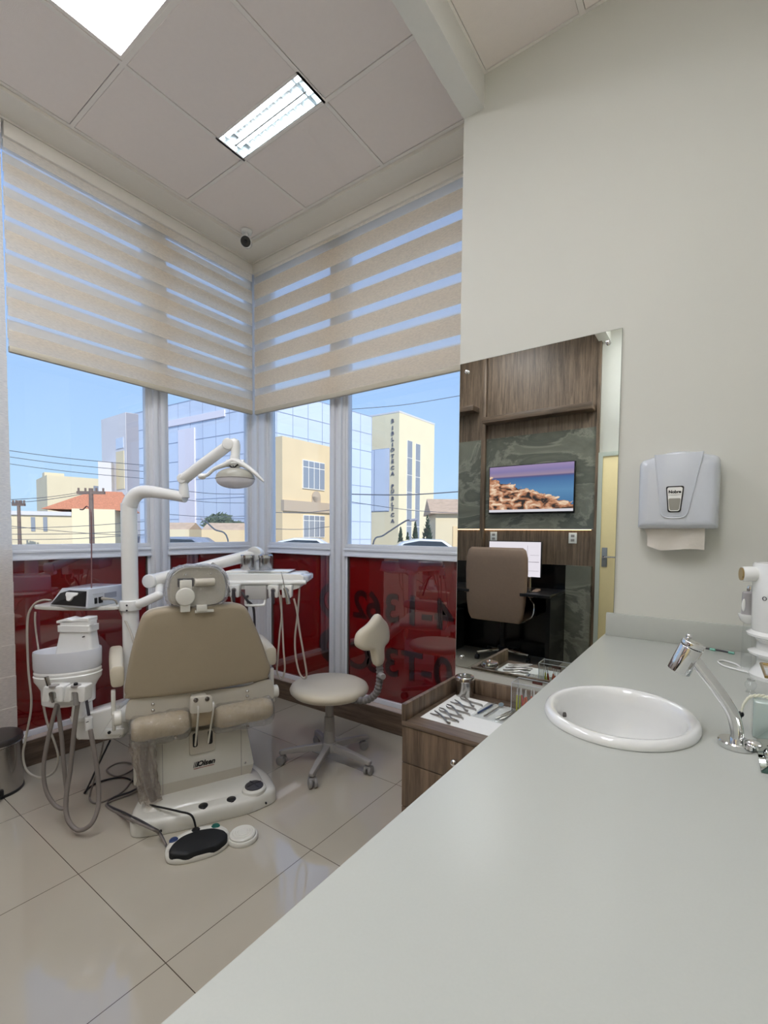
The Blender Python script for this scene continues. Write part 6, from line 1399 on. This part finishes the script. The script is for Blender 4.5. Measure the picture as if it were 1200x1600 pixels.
for k in range(5):
    a = math.radians(221+72*k); d = Vector((math.cos(a), math.sin(a), 0)); n_ = Vector((-d.y, d.x, 0)); c = Vector((sx_, sy_, 0))
    rg = []
    for s, hw, z0, z1 in ((.03, .022, .078, .118), (.12, .020, .076, .108), (.22, .018, .068, .094), (.272, .017, .062, .084), (.282, .012, .064, .080)):
        rg.append([c+d*s+n_*hw+Z*z0, c+d*s-n_*hw+Z*z0, c+d*s-n_*hw*.75+Z*z1, c+d*s+n_*hw*.75+Z*z1])
    mb = MB(); mb.loft(rg); bmesh.ops.bevel(mb.bm, geom=mb.bm.edges[:], offset=.003, segments=2, profile=.5, affect='EDGES'); lg = build('leg', mb, m_greyp, stool, angle=50)
    e_ = c+d*.262; aw = Vector((math.cos(a+1.2+k), math.sin(a+1.2+k), 0)); 
    mb = MB(); mb.cyl(e_+Z*.064, e_+Z*.035, .006, seg=10)
    for s in (-1, 1): mb.cyl(e_+aw*s*.006+Z*.026-Vector((-aw.y, aw.x, 0))*.008, e_+aw*s*.022+Z*.026-Vector((-aw.y, aw.x, 0))*.008, .026, seg=24, bev=.004)
    mb.box(e_+Z*.044-Vector((-aw.y, aw.x, 0))*.004, (.04, .03, .018), Matrix.Rotation(math.atan2(aw.y, aw.x), 3, 'Z'), .004); build('castor', mb, M('castor_grey', (142, 140, 138), .4) if 'castor_grey' not in bpy.data.materials else bpy.data.materials['castor_grey'], lg)
# bellows and shaped back
mb = MB(); bl = spl([(sx_+.17, sy_-.0, .405), (sx_+.27, sy_-.005, .425), (sx_+.335, sy_-.008, .475), (sx_+.358, sy_-.008, .54), (sx_+.358, sy_-.006, .61), (sx_+.348, sy_-.006, .655)], 14)
mb.tube(bl, [.0165+.0035*(i % 4 in (0, 1)) for i in range(len(bl))], seg=16, smooth=1); build('bellows', mb, M('bellows_grey', (116, 112, 110), .5), stool, angle=20)
mb = MB(); mb.cyl((sx_+.372, sy_-.02, .585), (sx_+.405, sy_-.04, .585), .016, seg=18, bev=.003); build('tilt_knob', mb, m_greyp, stool)
bc = Vector((sx_+.345, sy_-.012, .77))
outline = [(-.135, -.015), (-.130, .030), (-.105, .058), (-.05, .085), (0, .118), (.03, .122), (.062, .095), (.115, .060), (.135, .02), (.130, -.02), (.10, -.042), (.055, -.052), (.038, -.075), (.03, -.13), (.0, -.145), (-.03, -.13), (-.038, -.075), (-.055, -.052), (-.10, -.045)]
P = [Vector(p) for p in outline]; oo = []
for i in range(len(P)):
    a, b, c, d = P[i-1], P[i], P[(i+1) % len(P)], P[(i+2) % len(P)]
    for k in range(5): u = k/5; oo.append(.5*((2*b)+(-a+c)*u+(2*a-5*b+4*c-d)*u*u+(-a+3*b-3*c+d)*u**3))
def bk_ring(off, s):
    r = []
    for p in oo:
        y, z = p.x*s, (p.y-.0)*s; cur_ = -1.6*y*y
        r.append(bc+Vector((cur_+off-.10*(z), y, z)))
    return r
mb = MB(); mb.loft([bk_ring(-.028, .70), bk_ring(-.026, .88), bk_ring(-.018, .97), bk_ring(-.004, 1.0), bk_ring(.010, .97), bk_ring(.018, .88), bk_ring(.020, .70)]); build('backrest', mb, m_vinyl, stool, angle=80)

# ================================================================== FLOOR ITEMS
# foot pedal
fp = thing('foot_pedal', 'white foot control with black crescent pad and three coloured buttons', 'foot pedal', (1.365, -1.385, 0))
fu_ = Vector((.455, .890, 0)).normalized(); fv_ = Vector((.890, -.455, 0)).normalized(); fo = Vector((1.362, -1.385, 0))
body = rpoly([(-.122, .055), (-.130, -.01), (-.095, -.052), (-.03, -.085), (.04, -.085), (.10, -.058), (.128, -.01), (.115, .05), (.06, .082), (-.05, .085)], .035)
def FPt(p, s, z, dv=0): return fo+fu_*(p[0]*s)+fv_*((p[1])*s+dv)+Z*z
mb = MB(); mb.loft([[FPt(p, s, z-(.012 if (p[1] > .02 and z > .02) else 0)) for p in body] for s, z in ((.97, 0), (1, .004), (1, .026), (.97, .036), (.90, .043), (.70, .046))]); build('shell', mb, m_cream, fp, angle=50)
pad = rpoly([(-.112, .052), (-.108, .02), (-.06, -.022), (0, -.034), (.06, -.022), (.108, .02), (.106, .05), (.06, .078), (-.05, .080)], .02)
mb = MB(); mb.loft([[FPt(p, s, z-.2*max(0, p[1])) for p in pad] for s, z in ((1.03, .030), (1.03, .049), (.98, .056), (.8, .058))]); build('foot_pad', mb, m_rubber, fp, angle=50)
for u, v, mt in ((-.092, -.030, m_blue), (-.005, -.058, m_black), (.074, -.048, m_green)):
    q = fo+fu_*u+fv_*v; mb = MB(); mb.lathe([(0, .034), (.0185, .034), (.018, .045), (.014, .049), (0, .0495)], q, 28); build('button', mb, mt, fp)
# round white pedal
q = (1.462, -1.240, 0)
t = thing('disc_pedal', 'round white ribbed foot switch on the floor beside the pedal', 'foot switch', q)
mb = MB(); mb.lathe([(0, 0), (.062, 0), (.0635, .003), (.0635, .014), (.060, .019), (.0, .019)], q, 48); build('base', mb, m_cream, t)
mb = MB(); mb.lathe([(.0545, .018), (.0545, .026), (.050, .030), (.042, .029), (.040, .0315), (.032, .0305), (.030, .033), (.022, .032), (.020, .034), (0, .034)], q, 48); build('pad', mb, m_cream, t)
# pedal bin
bx, by = .158, -1.745
t = thing('pedal_bin', 'small stainless steel pedal bin with dark lid at the left edge', 'bin', (bx, by, 0))
mb = MB(); mb.lathe([(0, .010), (.112, .010), (.112, .245), (.110, .247), (0, .247)], (bx, by, 0), 56); build('body', mb, m_steel, t)
mb = MB(); mb.lathe([(0, 0), (.113, 0), (.115, .003), (.115, .014), (.112, .016), (0, .016)], (bx, by, 0), 56); build('base_ring', mb, m_black, t)
mb = MB(); mb.lathe([(.113, .248), (.118, .250), (.118, .256), (.113, .258)], (bx, by, 0), 56, caps=False); build('rim', mb, m_chrome, t)
mb = MB(); mb.lathe([(.112, .257), (.116, .258), (.116, .274), (.110, .284), (.08, .289), (0, .291)], (bx, by, 0), 56); build('lid', mb, M('bin_lid', (110, 106, 104), .35, metal=.9), t)
mb = MB(); d = Vector((.93, -.36, 0)); n_ = Vector((-d.y, d.x, 0)); R_ = Matrix((d, n_, Z)).transposed(); c = Vector((bx, by, 0))+d*.122; mb.box(c+Z*.018, (.05, .07, .008), R_, .003); mb.box(Vector((bx, by, 0))+d*.112+Z*.03, (.012, .09, .03), R_, .003); build('pedal', mb, m_black, t)
# cables lying on the floor
def gnd(px, py, z=.006):
    d = at(px, py, 1)-CAMP; return CAMP+d*((z-CAMP.z)/d.z)
def cable(name, label, pts, r, mat, cat='cable'):
    mb = MB(); mb.tube(pts, r, seg=8, smooth=7); return tag(build(name, mb, mat), label, cat)
bt_ = at(172, 1157, UD+.10)
cable('floor_cable', 'thick black cable from the foot pedal up to the unit housing', [fo+fu_*.0-fv_*.082+Z*.02, gnd(300, 1275, .094), gnd(280, 1268, .10), gnd(258, 1263, .095), gnd(240, 1259, .09), gnd(229, 1254, .075), gnd(221, 1236, .03), gnd(208, 1221), gnd(192, 1215), gnd(172, 1217), gnd(150, 1224), gnd(136, 1234), gnd(132, 1239, .008), gnd(136, 1233, .03), bt_.lerp(gnd(133, 1238, .03), .6), bt_], .0045, m_black)
bt2 = at(162, 1158, UD+.08)
cable('floor_cable', 'brownish grey hose dropping from the housing and looping on the floor', [bt2, bt2.lerp(gnd(144, 1240), .5)+Vector((0, 0, .0)), gnd(141, 1240, .02), gnd(141, 1250), gnd(150, 1255), gnd(168, 1250), gnd(190, 1238), gnd(204, 1222), gnd(212, 1208, .01)], .0042, m_hose)
cable('floor_cable', 'thin grey cable making a small loop on the tiles behind the hoses', [gnd(212, 1195), gnd(197, 1191), gnd(182, 1193), gnd(168, 1201), gnd(170, 1208), gnd(182, 1213), gnd(196, 1209), gnd(211, 1200)], .0042, m_hose)
for k, (dx, lb) in enumerate(((0, 'upper of two grey tubes running from the pedal to the chair base'), (-4, 'lower of two grey tubes running from the pedal to the chair base'))):
    cable('pedal_tube', lb, [fo-fu_*.115-fv_*.02+Z*.02-fv_*.006*k, gnd(250+dx*.3, 1301-dx*.6, .03), gnd(240+dx*.3, 1294-dx*.6, .078), gnd(215+dx, 1280-dx, .079), gnd(204+dx, 1275-dx, .05), gnd(190+dx, 1268-dx), gnd(172+dx*.5, 1260-dx*.6), gnd(168+dx*.5, 1255-dx*.4), gnd(178, 1246-dx), gnd(204, 1237-dx), gnd(225, 1225-dx), gnd(234, 1215-dx)], .0048, m_hose if k else m_dgrey, 'tube')
